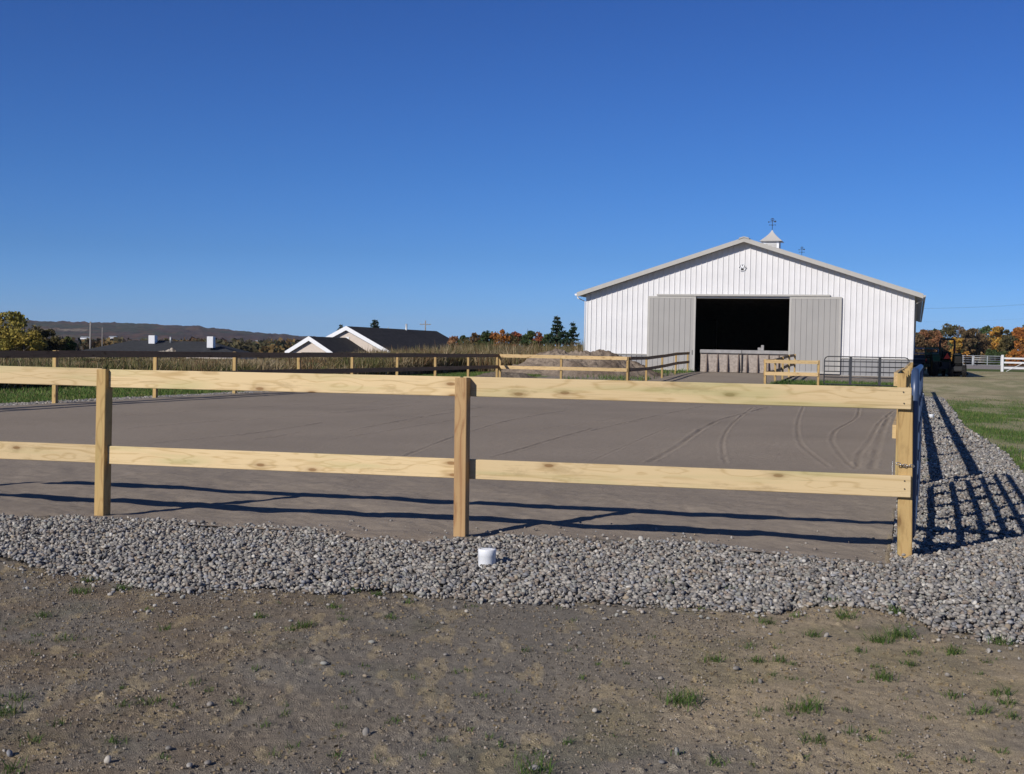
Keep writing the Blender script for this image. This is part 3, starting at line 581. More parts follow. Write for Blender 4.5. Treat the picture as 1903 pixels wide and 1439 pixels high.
def conifer(name, label, base, h, wd, seed=0, group=None, n=2600, gap=.0):
    rg = np.random.default_rng(seed); root = empty(name, base); tag(root, label, 'tree', group)
    V = []; cs = []; nw = int(h * 3.2); mb = MB(); mb.tube([(0, 0, -.3), (0, 0, h * .5), (0, 0, h * .98)], [h * .025, h * .016, h * .004], 6)
    for i in range(nw):
        z = h * (.06 + .92 * i / nw); L = wd / 2 * (1 - (z / h)) ** .8 * rg.uniform(.8, 1.15) + .08
        for j in range(int(rg.integers(5, 8))):
            a = rg.random() * 6.283; l = L * rg.uniform(.75, 1.35); up = rg.uniform(.05, .4)
            e = np.array([math.cos(a) * l, math.sin(a) * l, z + l * up]); mb.tube([(0, 0, z), tuple(e)], [h * .006, h * .002], 4, cap=False)
            k = int(max(8, l * 38)); u = rg.random(k) ** .7
            p = np.array([0, 0, z])[None] * (1 - u[:, None]) + e[None] * u[:, None] + rg.normal(size=(k, 3)) * np.array([.09, .09, .07]) * (.4 + l * .35)
            q = rg.normal(size=(k, 2, 3)); q /= np.linalg.norm(q, axis=2)[..., None]; sz = rg.uniform(.10, .24, (k, 1))
            V.append(np.stack([p - q[:, 0] * sz, p + q[:, 1] * sz * .4, p + q[:, 0] * sz, p - q[:, 1] * sz * .4], 1)); cs.append(np.array([.022, .042, .022]) * rg.uniform(.6, 1.6, (k, 1)))
    V = np.concatenate(V); c = np.concatenate(cs); m = len(V)
    link('crown', np_mesh('crown', V.reshape(-1, 3), np.arange(m * 4).reshape(m, 4), np.repeat(c, 4, 0), False), M['needle'], root)
    mb.build('trunk', M['bark'], root); return root
def tree_px(kind, cx, ytop, wpx, d, label, zb=None, name='tree', con=False, **kw):
    p = D(cx, ytop, d); zb = zg1(p.x, d) if zb is None else zb; h = p.z - zb; wd = wpx * d / F
    if con: return conifer(name, label, (p.x, p.y, zb), h, wd, **kw)
    return tree(name, label, (p.x, p.y, zb), h, wd, kind, **kw)
# left edge
LT = 'trees and bushes at the left edge'
for i, (kd, cx, yt, wp, d, lb) in enumerate([('olive', 18, 574, 110, 95, 'tall yellow green tree at the left edge of the view'), ('dull', 72, 604, 90, 98, 'dull olive bush just right of the tall yellow green tree'),
        ('olive', 45, 612, 110, 90, 'rounded olive bush in front of the tall yellow green tree'), ('dull', 98, 622, 62, 92, 'low dark green bush between the olive bushes and the shed roof'),
        ('green', 128, 622, 36, 94, 'small green bush rightmost of the left edge group'), ('dull', -40, 600, 100, 93, 'dark bush cut off by the left edge')]):
    tree_px(kd, cx, yt, wp, d, lb, name='autumn_tree', leaf=.20, n=3600, trunk=.11, seed=i, group=LT, low=.05)
# behind the two-gabled house and beside the barn
tree_px('green', 697, 591, 62, 178, 'dark pine poking above the middle of the long dark roof', con=True, name='pine_tree', seed=5, zb=-3.4)
tree_px('green', 633, 600, 36, 172, 'small pine tip left of the taller gable', con=True, name='pine_tree', seed=6, zb=-3.4)
tree_px('green', 1036, 584, 52, 100, 'tall dark pine left of the white barn', con=True, name='pine_tree', seed=7, zb=-.5)
tree_px('green', 1066, 595, 42, 98, 'open branched pine next to the barn wall', con=True, name='pine_tree', seed=8, zb=-.5)
tree_px('green', 1052, 612, 26, 104, 'low dark pine between the two taller pines', con=True, name='pine_tree', seed=9, zb=-.5)
BG = 'autumn trees beyond the weedy field'
for i, (kd, cx, yt, wp, lb) in enumerate([('orange', 933, 608, 34, 'orange tree highest of the row beyond the weedy field'), ('green', 905, 615, 40, 'green bush left of the orange tree beyond the field'), ('red', 962, 616, 26, 'red bush right of the orange tree beyond the field'),
        ('green', 981, 606, 26, 'dark green tree between two red bushes beyond the field'), ('red', 1000, 613, 30, 'red orange tree left of the tall pine'), ('dull', 952, 622, 40, 'olive bush below the orange tree'),
        ('green', 1020, 617, 24, 'dark green bush at the foot of the tall pine'), ('brown', 880, 618, 30, 'brown bush at the left end of the row beyond the field'), ('green', 858, 618, 24, 'low dark green bush beside the end of the long dark roof'), ('rust', 843, 622, 22, 'small rust coloured bush touching the end of the long dark roof')]):
    tree_px(kd, cx, yt - 4, wp * 1.5, 118 + 2 * (i % 3), lb, zb=-.1 if cx > 870 else -1.0, name='autumn_tree', leaf=.20, n=2800, trunk=.08, seed=30 + i, group=BG, low=.05)
tree_px('brown', 908, 640, 30, 84, 'shrubby brown bush on the weedy mound', zb=-.1, name='bush', leaf=.16, n=900, trunk=.05, seed=55, low=.05)
tree_px('dull', 868, 628, 54, 92, 'wide olive bush on top of the weedy mound', zb=-.1, name='bush', leaf=.16, n=1500, trunk=.05, seed=56, low=.05)
tree_px('dull', 230, 668, 70, 52, 'dark leafy bush behind the left board fence', name='bush', leaf=.10, n=2200, trunk=.03, seed=57, low=.03)
tree_px('green', 610, 676, 50, 56, 'dark green weeds clump behind the left board fence', name='bush', leaf=.10, n=1600, trunk=.03, seed=58, low=.03)
# right tree line
WR = 'trees of the autumn wood behind the yard'
RT = [('brown',1700,612,34,'brown tree next to the barn corner'),('rust',1722,606,30,'pink rust tree second from the barn corner'),('dull',1708,618,24,'dark olive tree wedged beside the barn corner'),('rust',1743,607,34,'rusty salmon tree above the left side of the tractor'),
      ('green',1735,603,22,'green tree top behind the salmon tree'),('dull',1765,592,34,'tallest grey green tree above the tractor'),('bare',1783,596,30,'bare greyish tree right of the tallest one'),('green',1760,622,28,'small yellowish green tree behind the tractor frame'),
      ('yellow',1782,622,24,'small yellow green tree behind the tractor shoulder'),('brown',1800,604,28,'purplish brown tree left of the middle of the wood'),('brown',1822,608,52,'wide brown tree in the middle of the right wood'),('green',1832,597,34,'tall dark green tree behind the wide brown tree'),
      ('yellow',1852,598,30,'bright orange yellow tree left of the white gate'),('green',1843,618,28,'dark green tree between the brown and the orange yellow tree'),('dull',1872,604,32,'dull green tree behind the white gate post'),('green',1868,620,34,'dark shadowy tree low behind the white gate'),
      ('orange',1898,602,40,'large orange tree at the right edge'),('green',1903,592,30,'green tree top above the orange tree at the right edge'),('yellow',1812,650,40,'low yellow bush at the foot of the wide brown tree'),('green',1790,640,40,'dark green undergrowth behind the pipe gates'),
      ('orange',1890,650,34,'low orange bush behind the white gate'),('green',1850,648,40,'dark green undergrowth left of the white gate'),('green',1720,645,60,'dark undergrowth behind the trailer'),('orange',1935,600,50,'orange tree just past the right edge'),('green',1965,604,50,'green tree beyond the right edge'),('green',1880,648,36,'dark undergrowth behind the white gate')]
for i, (kd, cx, yt, wp, lb) in enumerate(RT):
    dd = 236 + 9 * (i % 4) if yt < 600 or kd in ('green', 'bare') and yt < 640 else 222 + 3 * (i % 4)
    tree_px(kd, cx, yt, wp * 1.45, dd, lb, zb=.1, name='autumn_tree', leaf=.36, n=int(4200 if kd != 'bare' else 1200), trunk=.13, seed=70 + i, group=WR, low=.04)

# ------------------------------------------------------------------ distant hills
nx, ny = 900, 90; ax = np.linspace(-40, 40, nx); ry = np.linspace(1300, 4200, ny); A2, R2 = np.meshgrid(np.radians(ax), ry)
hx, hy = R2 * np.tan(A2), R2; pxx = 951.5 + F * np.tan(A2)
prof = np.interp(pxx, [-1000, -200, 60, 150, 220, 330, 430, 540, 640, 900, 1200, 1600, 2400, 3000], [40, 35, 36.5, 36, 36, 33, 25.5, 19, 14, 7, 1, -6, -8, -8])
topz = prof / F * 3000 * .97; k = sm(1300, 3000, R2) * (1 - .3 * sm(3000, 4200, R2))
hz = -12 + (topz + 12) * k + (fbm(hx / 60, hy / 60, 4) - .5) * 9 * k + (fbm(hx / 14, hy / 60, 3) - .5) * 9 * k
nh = fbm(hx / 90, hy / 160, 4).ravel(); nk = fbm(hx / 22 + 9, hy / 60, 3).ravel()
hc = np.array([.070, .052, .052]) * np.ones((nx * ny, 1)); hc += (np.array([.055, .062, .050]) - hc) * sm(.48, .58, nh)[:, None]; hc += (np.array([.125, .07, .052]) - hc) * (sm(.55, .68, nk) * .8)[:, None]
pp = project(np.stack([hx.ravel(), hy.ravel(), hz.ravel()], 1)); fieldm = (pp[0] > 62) & (pp[0] < 162) & (pp[1] > 611.5) & (pp[1] < 615); hc[fieldm] = (.24, .20, .15)
f2 = (sm(.60, .64, fbm(hx / 150 + 4, hy / 200, 2)).ravel() * (hz.ravel() < 12))[:, None]; hc += (np.array([.13, .12, .06]) - hc) * f2 * .3
idx = np.arange(nx * ny).reshape(ny, nx); Fh = np.stack([idx[:-1, :-1], idx[:-1, 1:], idx[1:, 1:], idx[1:, :-1]], -1).reshape(-1, 4)
tag(link('hills', np_mesh('hills', np.stack([hx.ravel(), hy.ravel(), hz.ravel()], 1), Fh, hc), M['hill']), kind='structure')

# far-off belt of trees between the field and the hill
rg = np.random.default_rng(3); nb = 420; bx_ = D(0, 640, 1).x; cpx = rg.uniform(-250, 620, nb); dd = rg.uniform(230, 520, nb)
cx_ = (cpx - 951.5) / F * dd; topp = 634 + rg.uniform(-7, 5, nb) + .006 * (cpx - 200); base = zg(cx_, dd); tz_ = np.array([D(a, b, c).z for a, b, c in zip(cpx, topp, dd)]); hh_ = np.clip(tz_ - base, 1.5, 14)
nl = 110; q = rg.normal(size=(nb, nl, 3)); q /= np.linalg.norm(q, axis=2)[..., None]; P = np.stack([cx_, dd, base + hh_ * .5], 1)[:, None] + q * np.stack([hh_ * .55, hh_ * .55, hh_ * .5], 1)[:, None] * rg.uniform(.5, 1, (nb, nl, 1))
P = P.reshape(-1, 3); n = len(P); e_ = rg.normal(size=(n, 2, 3)); e_ /= np.linalg.norm(e_, axis=2)[..., None]; sz = np.repeat(dd, nl)[:, None] * .0022 * rg.uniform(.6, 1.4, (n, 1))
V = np.stack([P - e_[:, 0] * sz, P + e_[:, 1] * sz, P + e_[:, 0] * sz, P - e_[:, 1] * sz], 1)
pc = np.array([(.085,.075,.035),(.06,.065,.035),(.12,.07,.04),(.10,.085,.045),(.15,.10,.04),(.07,.06,.05)])[rg.integers(0, 6, nb)]; c = np.repeat(pc, nl, 0) * rg.uniform(.8, 1.5, (n, 1))
tag(link('far_wood', np_mesh('far_wood', V.reshape(-1, 3), np.arange(n * 4).reshape(n, 4), np.repeat(c, 4, 0), False), M['leaf']), 'far belt of dull trees between the field and the hill', 'wood', kind='stuff')

# ------------------------------------------------------------------ board fences
RAILH, RAILT, POSTW = .14, .038, .089
def post(parent, base, top_z, origin, rz=-TH, lean=(0, 0), w_=POSTW, mat='post', foot=-.35):
    b = Vector(base) - Vector(origin); h = top_z - base[2]
    mb = MB(); c = w_ / 2; lx, ly = lean
    lo = [(-c - lx * .3, -c - ly * .3, foot), (c - lx * .3, -c - ly * .3, foot), (c - lx * .3, c - ly * .3, foot), (-c - lx * .3, c - ly * .3, foot)]
    hi = [(-c + lx, -c + ly, h), (c + lx, -c + ly, h + .003), (c + lx, c + ly, h), (-c + lx, c + ly, h - .004)]
    mb.hull(lo, hi); return mb.build('post', M[mat], parent, b, bevel=.004, rot=(0, 0, rz))
def rail(parent, a, b, origin, hgt=RAILH, th=RAILT, mat='rail', bev=.004):
    """board from a to b (centre line points)"""
    a, b = Vector(a), Vector(b); d = b - a; L = d.length; mid = (a + b) / 2 - Vector(origin)
    mb = MB(); mb.box(-L / 2, L / 2, -th / 2, th / 2, -hgt / 2, hgt / 2)
    o = mb.build('rail', M[mat], parent, mid, bevel=bev); rz = math.atan2(d.y, d.x); ry = -math.asin(d.z / L)
    o.rotation_euler = (0, ry, rz); return o
# front fence
FP = [D(190, 960, 9.63), D(857, 998, 8.75), D(1681, 1047, 7.97)]
u = (FP[2] - FP[0]); u.z = 0; u.normalize(); nrm = Vector((-u.y, u.x, 0))   # points away from the camera
if nrm.y < 0: nrm = -nrm
FP0 = FP[0] - u * 2.95; FP0.z = -.05
og = FP[1].copy(); ff = empty('board_fence', og); tag(ff, 'near two rail fence of fresh yellow pine boards in front of the arena', 'fence')
rzf = math.atan2(u.y, u.x)
def topz(px, py, P): return D(px, py, P.y).z
ztop = [topz(178, 686, FP[0]), topz(857, 702, FP[1]), topz(1681, 735, FP[2])]
def leanx(P, xt, yt, xb): q = D(xt, yt, P.y); p = P.x; return (q.x - p)
post(ff, FP[0], ztop[0], og, rzf - .10, (leanx(FP[0], 195.5, 690, 187), 0)); post(ff, FP[1], ztop[1], og, rzf, (leanx(FP[1], 860, 702, 857), 0), mat='post_red'); post(ff, FP[2] + nrm * .0, ztop[2], og, rzf + .02, (leanx(FP[2], 1682.5, 760, 1681), 0))
post(ff, FP0, ztop[0] + FP0.z, og, rzf)
def onF(px, py, off):                      # pixel on the fence plane shifted by off away from the camera
    P = FP[1] + nrm * off; r = ray(px, py); k = (P.x * nrm.x + P.y * nrm.y) / (r.x * nrm.x + r.y * nrm.y); return Vector((0, 0, CAMZ)) + r * k
bo = POSTW / 2 + RAILT / 2 + .004
for (xa, ya0, ya1, xb, yb0, yb1, oa, ob) in [(-330, 671, 703, 192, 686.5, 717, bo, bo), (200, 687, 719.5, 857, 701.5, 735.5, bo + .0, bo), (862, 700, 736.5, 1694, 721, 761, bo, -.005),
        (-330, 807, 840, 190, 826.8, 861, bo, bo), (198, 829, 861.5, 855, 853, 888.8, bo, bo), (862, 853, 889.6, 1693, 884, 925, bo, -.005)]:
    qa = (onF(xa, ya0, oa) + onF(xa, ya1, oa)) / 2; qb = (onF(xb, yb0, ob) + onF(xb, yb1, ob)) / 2; rail(ff, qa, qb, og)
# nail heads
for xx, yy in ((1679, 729), (1680, 750), (1681, 894), (1681, 909)):
    q = onF(xx, yy, -.005 - RAILT / 2 - .001); MB().tube([q - og, q - og - nrm * .003], .0045, 8).build('nail', M['iron'], ff)

def side_z(t, s): p = W(t, s); return zg1(p.x, p.y)
def run(name, label, pts, hgt=1.13, rin=1, mat='rail_far', rails=(1.06, .58), postmat='post', last=True):
    """fence along yard points (t,s); rin = side (+t or as given vector) on which the boards are nailed"""
    O = W(*pts[0]); O.z = side_z(*pts[0]); root = empty(name, O); tag(root, label, 'fence')
    for i, (t, s) in enumerate(pts):
        if i == len(pts) - 1 and not last: break
        p = W(t, s); p.z = zg1(p.x, p.y); post(root, p, p.z + hgt + RNG.uniform(-.01, .01), O, -TH + RNG.uniform(-.05, .05), (RNG.uniform(-.012, .012), RNG.uniform(-.012, .012)))
    for (t0, s0), (t1, s1) in zip(pts[:-1], pts[1:]):
        a, b = W(t0, s0), W(t1, s1); a.z = zg1(a.x, a.y); b.z = zg1(b.x, b.y)
        if last is not True and (t1, s1) == pts[-1]: pass
        d = (b - a); d2 = Vector((d.x, d.y, 0)).normalized(); nn = Vector((d2.y, -d2.x, 0)) * rin * (POSTW / 2 + RAILT / 2 + .003)
        for h in rails:
            j = RNG.uniform(-.008, .008); rail(root, a + nn + Vector((0, 0, h + j)) + d2 * .002, b + nn + Vector((0, 0, h + j)) - d2 * .002, O, mat=mat, bev=0)
    return root
LP = []
for n_ in range(-3, 9):
    xx = 1731 - 12353 / (n_ + 7.6); d = 25.6 * (n_ + 7.6) / 7.6; t = TS((xx - 951.5) / F * d, d)[0]; s = TS((xx - 951.5) / F * d, d)[1]; LP.append((T_L - .08, s))
run('board_fence', 'long two rail board fence down the far left side of the arena, boards in shade', LP, rin=1, mat='rail_shaded')
SBL = LP[-1][1]
tc = lambda px: onS(px, 690, SBL)[0]
run('board_fence', 'sunlit two rail board fence across the far end, in front of the dirt pile', [(T_L + .05, SBL + .04), (tc(1043), SBL), (tc(1166), SBL)], rin=1)
run('board_fence', 'shaded board fence leading from the far end up to the left barn door', [(tc(1166) + .02, SBL + .12), (-11.4, 54.3), (-11.6, 58.9), (-11.8, 63.5), (-12.0, 68.2)], rin=1, mat='rail_shaded')
t1, t2 = tc(1422), tc(1521)
run('board_fence', 'short sunlit board fence at the far end left of the black pipe gate', [(t1, SBL), (t2, SBL)], rin=1)
run('board_fence', 'board fence leading back to the right barn door', [(t1 + .0, SBL + .12), (-5.75, 54.3), (-5.9, 58.9), (-6.05, 63.5), (-6.2, 68.2)], rin=-1, mat='rail_shaded')
run('board_fence', 'board fence along the right side beyond the blue gate', [(-.127, 13.45)] + [(-.127, 13.45 + 3.62 * i) for i in range(1, 11)], rin=-1, mat='rail_far', rails=(1.06, .52))

# ------------------------------------------------------------------ pipe gates
def pipe_gate(name, label, A, B, z0, z1, mat, bars=6, stays=(), r=.024, rc=.14, stayw=.05, group=None, flat=True, spacing=None):
    A, B = Vector((*A, 0)), Vector((*B, 0)); L = (B - A).length; rz = math.atan2(B.y - A.y, B.x - A.x)
    root = empty(name, (A.x, A.y, 0), rz); tag(root, label, 'gate', group)
    pts = []; 
    for cx, cz, a0 in ((L - rc, z1 - rc, 90), (L - rc, z0 + rc * .35, 0), (rc, z0 + rc * .35, -90), (rc, z1 - rc, 180)):
        rr = rc if cz > (z0 + z1) / 2 else rc * .35
        ccx = (L - rr) if cx > L / 2 else rr
        for k in range(6):
            a = R(a0 - 90 * k / 5); pts.append((ccx + rr * math.cos(a), 0, cz + rr * math.sin(a)))
    MB().tube(pts, r, 10, closed=True).build('frame', M[mat], root)
    zs = spacing or [z0 + (z1 - z0) * (k / (bars - 1)) ** .85 for k in range(1, bars - 1)]
    for z in zs: MB().tube([(r, 0, z), (L - r, 0, z)], r * .92, 10).build('bar', M[mat], root)
    for f in stays: MB().box(L * f - stayw / 2, L * f + stayw / 2, -r * 1.15, r * 1.15, z0, z1).build('stay', M[mat], root, bevel=.003)
    return root
gA = W(.0, 8.50); gB = W(.05, 13.30)
bg_ = pipe_gate('pipe_gate', 'blue grey tubular steel gate seen end on beside the near corner post', gA.xy, gB.xy, .16, 1.235, 'blue_steel', 6, (.2, .4, .6, .8), r=.027, stayw=.055)
a = W(t2 + .22, SBL); b = W(onS(1689, 690, SBL)[0], SBL)
pipe_gate('pipe_gate', 'black tubular steel gate at the far end in front of the barn', a.xy, b.xy, .22, 1.30, 'black_steel', 6, (.315, .66), r=.022, stayw=.10, rc=.16)
# chain
ch = empty('gate_chain', (0, 0, 0)); tag(ch, 'zinc chain looped round the near corner post to hold the blue gate', 'chain')
c0 = D(1666, 861, FP[2].y - .052); c1 = D(1697, 866, FP[2].y - .04); ch.location = c0
cp = [c0 + Vector((-.012, .05, .003)), c0 + Vector((0, 0, 0)), c1, c1 + Vector((.02, .06, .0))]
nl = 5
for i in range(nl):
    p = c0.lerp(c1, (i + .5) / nl) + Vector((0, -.008, -.006 * math.sin(math.pi * (i + .5) / nl))); d = (c1 - c0).normalized(); wv = Vector((0, 0, 1)) if i % 2 == 0 else Vector((0, -1, 0)); pts = []
    for k in range(12):
        a_ = 2 * math.pi * k / 12; pts.append(p + d * (.016 * math.cos(a_)) + wv * (.0085 * math.sin(a_)) - c0)
    MB().tube(pts, .0028, 6, closed=True).build('link', M['zinc'], ch)
tl = []
for k in range(7):
    MB().tube([(-.012 - .002 * (k % 2), .03, -.013 * k + .01), (-.018 + .002 * (k % 2), .03, -.013 * (k + 1) + .01)], .0035, 6).build('link', M['zinc'], ch)

# ------------------------------------------------------------------ drain caps
def cap(px, py, label, r=.055, h=.105):
    p = G(px, py); z = float(relz(np.array([p.x]), np.array([p.y]))[0]); root = empty('drain_cap', (p.x, p.y, z)); tag(root, label, 'drain cap', 'white plastic drain pipe caps in the pebbles')
    m = MB().lathe([(r, -.1), (r, h * .6), (r * 1.015, h * .61), (r * 1.02, h - .007), (r * .985, h), (r * .86, h)], 40); m.build('pipe', M['pvc'], root)
    g = MB()
    for i in range(-4, 5):
        x_ = i * r * .19; l = math.sqrt(max((r * .88) ** 2 - x_ ** 2, 0)); g.box(x_ - r * .05, x_ + r * .05, -l, l, h - .010, h - .002)
    for q in (-.3, .3): g.box(-r * .8, r * .8, r * q - .0025, r * q + .0025, h - .012, h - .0045)
    o = g.build('grate', M['pvc'], root); o.rotation_euler = (0, 0, .5)
    MB().lathe([(0, 0), (r * .9, 0)], 24, (0, 0, h * .55)).build('inside', M['iron'], root)
cap(905, 1049, 'white slotted drain pipe cap in the pebble band below the middle post')
cap(1731, 773, 'white drain pipe cap midway along the right pebble strip')
cap(1714, 734, 'white drain pipe cap at the far end of the right pebble strip')

# ------------------------------------------------------------------ barn
S0 = 70.5; ZB = .25; TBL = onS(1087, 690, S0)[0]; TBR = onS(1696, 690, S0)[0]; BW = TBR - TBL; BLEN = 49.0
BO = W(TBL, S0, ZB); barn = empty('barn', BO, -TH); tag(barn, 'large white steel sided barn with open grey sliding doors and a cupola', 'barn')
def BL(px, py): t, z = onS(px, py, S0); return t - TBL, z - ZB
zev = 4.42; zpk = BL(1381, 450)[1]; pitch = (zpk - zev) / (BW / 2)
dl, dr = BL(1292, 620)[0], BL(1467, 620)[0]; dtop = BL(1380, 553.5)[1]; wz = .95
def roofz(x): return zev + (min(x, BW - x)) * pitch
print('barn', BW, zpk, pitch, dl, dr, dtop)
mw = MB(); TK = .10
def prism(mb, prof, y0, y1): mb.hull([(x, y0, z) for x, z in prof], [(x, y1, z) for x, z in prof])
prism(mw, [(0, wz), (dl, wz), (dl, roofz(dl)), (0, zev)], 0, TK)
prism(mw, [(dr, wz), (BW, wz), (BW, zev), (dr, roofz(dr))], 0, TK)
prism(mw, [(dl, dtop), (dr, dtop), (dr, roofz(dr)), (BW / 2, zpk), (dl, roofz(dl))], 0, TK)
# ribs of the front sheeting
def rib(mb, x, z0, z1, y, w_=.055, h=.045):
    mb.hull([(x - w_ / 2, y, z0), (x - w_ * .22, y - h, z0), (x + w_ * .22, y - h, z0), (x + w_ / 2, y, z0)], [(x - w_ / 2, y, z1), (x - w_ * .22, y - h, z1), (x + w_ * .22, y - h, z1), (x + w_ / 2, y, z1)])
ddl, ddr = BL(1204, 620)[0], BL(1563, 620)[0]
nrib = 60
for i in range(1, nrib):
    x = BW * i / nrib; z1 = roofz(x) - .02
    if ddl + .05 < x < ddr - .05: rib(mw, x, dtop + .12, z1, 0)
    else: rib(mw, x, wz, z1, 0)
mw.box(-.005, .10, -.03, 0, wz, zev); mw.box(BW - .10, BW + .005, -.03, 0, wz, zev)
# side and back walls
mw.box(0, TK, TK, BLEN, wz, zev); mw.box(BW - TK, BW, TK, BLEN, wz, zev); prism(mw, [(0, 0), (BW, 0), (BW, zev), (BW / 2, zpk), (0, zev)], BLEN, BLEN + TK)
for i in range(1, 160): 
    y = BLEN * i / 160; mw.box(BW, BW + .025, y - .02, y + .02, wz, zev - .02)
mw.build('wall', M['white_steel'], barn)
mg = MB()
mg.box(-.003, dl, -.003, TK + .003, 0, wz - .004); mg.box(dr, BW + .003, -.003, TK + .003, 0, wz - .004); mg.box(-.003, TK, TK + .003, BLEN, 0, wz - .004); mg.box(BW - TK, BW + .003, TK + .003, BLEN, 0, wz - .004)
for i in range(1, nrib):
    x = BW * i / nrib
    if x < ddl or x > ddr: rib(mg, x, .0, wz - .01, -.003)
mg.build('wainscot', M['wainscot'], barn)
MB().box(0, ddl, -.062, -.003, wz - .02, wz + .03).build('trim', M['trim'], barn); MB().box(ddr, BW, -.062, -.003, wz - .02, wz + .03).build('trim', M['trim'], barn); mt = MB()
mt.box(dl - .05, dl, -.02, TK + .01, 0, dtop); mt.box(dr, dr + .05, -.02, TK + .01, 0, dtop); mt.box(dl, dr, -.02, TK + .01, dtop - .04, dtop + .0); MB().box(0, ddl, -.06, -.003, -.06, .02).build('trim', M['trim'], barn); MB().box(ddr, BW, -.06, -.003, -.06, .02).build('trim', M['trim'], barn)
mt.build('door_jamb', M['trim'], barn)
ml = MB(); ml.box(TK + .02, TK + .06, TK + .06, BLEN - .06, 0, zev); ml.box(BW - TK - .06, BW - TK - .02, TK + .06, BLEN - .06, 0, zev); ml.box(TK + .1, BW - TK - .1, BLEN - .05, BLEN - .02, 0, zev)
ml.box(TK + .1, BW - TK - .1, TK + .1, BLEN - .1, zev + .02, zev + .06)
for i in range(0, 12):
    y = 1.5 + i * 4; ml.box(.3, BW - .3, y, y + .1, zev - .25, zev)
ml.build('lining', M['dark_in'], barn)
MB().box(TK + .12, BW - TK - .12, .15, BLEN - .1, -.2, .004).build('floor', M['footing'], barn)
# doors
def door(x0, x1, nm):
    z0, z1 = .07, dtop + .06; y0, y1 = -.15, -.09; root = MB(); root.box(x0 + .12, x1 - .12, y0 + .015, y1, z0 + .12, z1 - .12)
    k = int(round((x1 - x0) / .305))
    for i in range(1, k): rib(root, x0 + (x1 - x0) * i / k, z0 + .1, z1 - .1, y0 + .014, .06, .022)
    o = root.build('door', M['grey_steel'], barn)
    f = MB(); f.box(x0, x0 + .12, y0, y1 + .001, z0, z1); f.box(x1 - .12, x1, y0, y1 + .001, z0, z1); f.box(x0 + .12, x1 - .12, y0, y1 + .001, z1 - .12, z1); f.box(x0 + .12, x1 - .12, y0, y1 + .001, z0, z0 + .12); f.build('door_frame', M['trim'], o)
    return o
dL = door(ddl, dl + .02, 'l'); dR = door(dr - .02, ddr, 'r')
hx_ = dl - .12; MB().tube([(hx_, -.15, 1.0), (hx_, -.21, 1.02), (hx_, -.21, 1.22), (hx_, -.15, 1.24)], .012, 6).build('handle', M['iron'], dL)
tk0, tk1 = BL(1222, 550)[0], BL(1543, 550)[0]
MB().box(tk0, tk1, -.20, -.03, dtop + .075, dtop + .18).build('track', M['trim'], barn, bevel=.006)
# roof
OV = .52; OE = .42; TR_ = .13
def roofslab(side):
    m = MB(); xs = (-OE, BW / 2) if side < 0 else (BW / 2, BW + OE)
    z = lambda x: zev + (x if side < 0 else BW - x) * pitch + .02
    a, b = xs; m.hull([(a, -OV, z(a)), (b, -OV, z(b)), (b, -OV, z(b) + TR_), (a, -OV, z(a) + TR_)], [(a, BLEN + OV, z(a)), (b, BLEN + OV, z(b)), (b, BLEN + OV, z(b) + TR_), (a, BLEN + OV, z(a) + TR_)])
    return m.build('roof', M['roof_steel'], barn)
rl = roofslab(-1); rr2 = roofslab(1)
m = MB()
for sgn in (-1, 1):
    xa = -OE - .02 if sgn < 0 else BW + OE + .02; xb = BW / 2
    za = zev + (xa if sgn < 0 else BW - xa) * pitch + .02; zb_ = zpk + .02
    m.hull([(xa, -OV - .05, za - .06), (xb, -OV - .05, zb_ - .06), (xb, -OV - .05, zb_ + TR_ + .06), (xa, -OV - .05, za + TR_ + .06)], [(xa, -OV - .002, za - .06), (xb, -OV - .002, zb_ - .06), (xb, -OV - .002, zb_ + TR_ + .06), (xa, -OV - .002, za + TR_ + .06)])
m.build('fascia', M['trim'], barn)
MB().hull([(BW / 2 - .3, -OV - .09, zpk + .10), (BW / 2, -OV - .09, zpk + .20), (BW / 2 + .3, -OV - .09, zpk + .10), (BW / 2 + .25, -OV - .09, zpk + .20), (BW / 2, -OV - .09, zpk + .26), (BW / 2 - .25, -OV - .09, zpk + .20)],
          [(BW / 2 - .3, BLEN + OV, zpk + .10), (BW / 2, BLEN + OV, zpk + .20), (BW / 2 + .3, BLEN + OV, zpk + .10), (BW / 2 + .25, BLEN + OV, zpk + .20), (BW / 2, BLEN + OV, zpk + .26), (BW / 2 - .25, BLEN + OV, zpk + .20)]).build('ridge_cap', M['trim'], barn)
for x0, sx in ((-OE - .02, -1), (BW + OE + .02, 1)):
    ze = zev - OE * pitch + .02
    g = MB(); prof = [(0, TR_ - .02), (sx * .13, TR_ - .02), (sx * .13, .06), (sx * .09, 0), (0, 0)]
    g.hull([(x0 + p, -OV - .04, ze + q) for p, q in prof], [(x0 + p, BLEN + OV, ze + q) for p, q in prof]); go = g.build('gutter', M['whitepaint'] if sx < 0 else M['trim'], barn)
    xw = -.06 if sx < 0 else BW + .07
    MB().tube([(x0 + sx * .05, -.15, ze + .02), (x0 + sx * .05, -.15, ze - .12), (xw, -.04 if sx < 0 else .25, ze - .32), (xw, -.04 if sx < 0 else .25, 2.4 if sx > 0 else .1 + wz * 0)], .04, 8).build('downspout', M['whitepaint'] if sx < 0 else M['trim'], go)
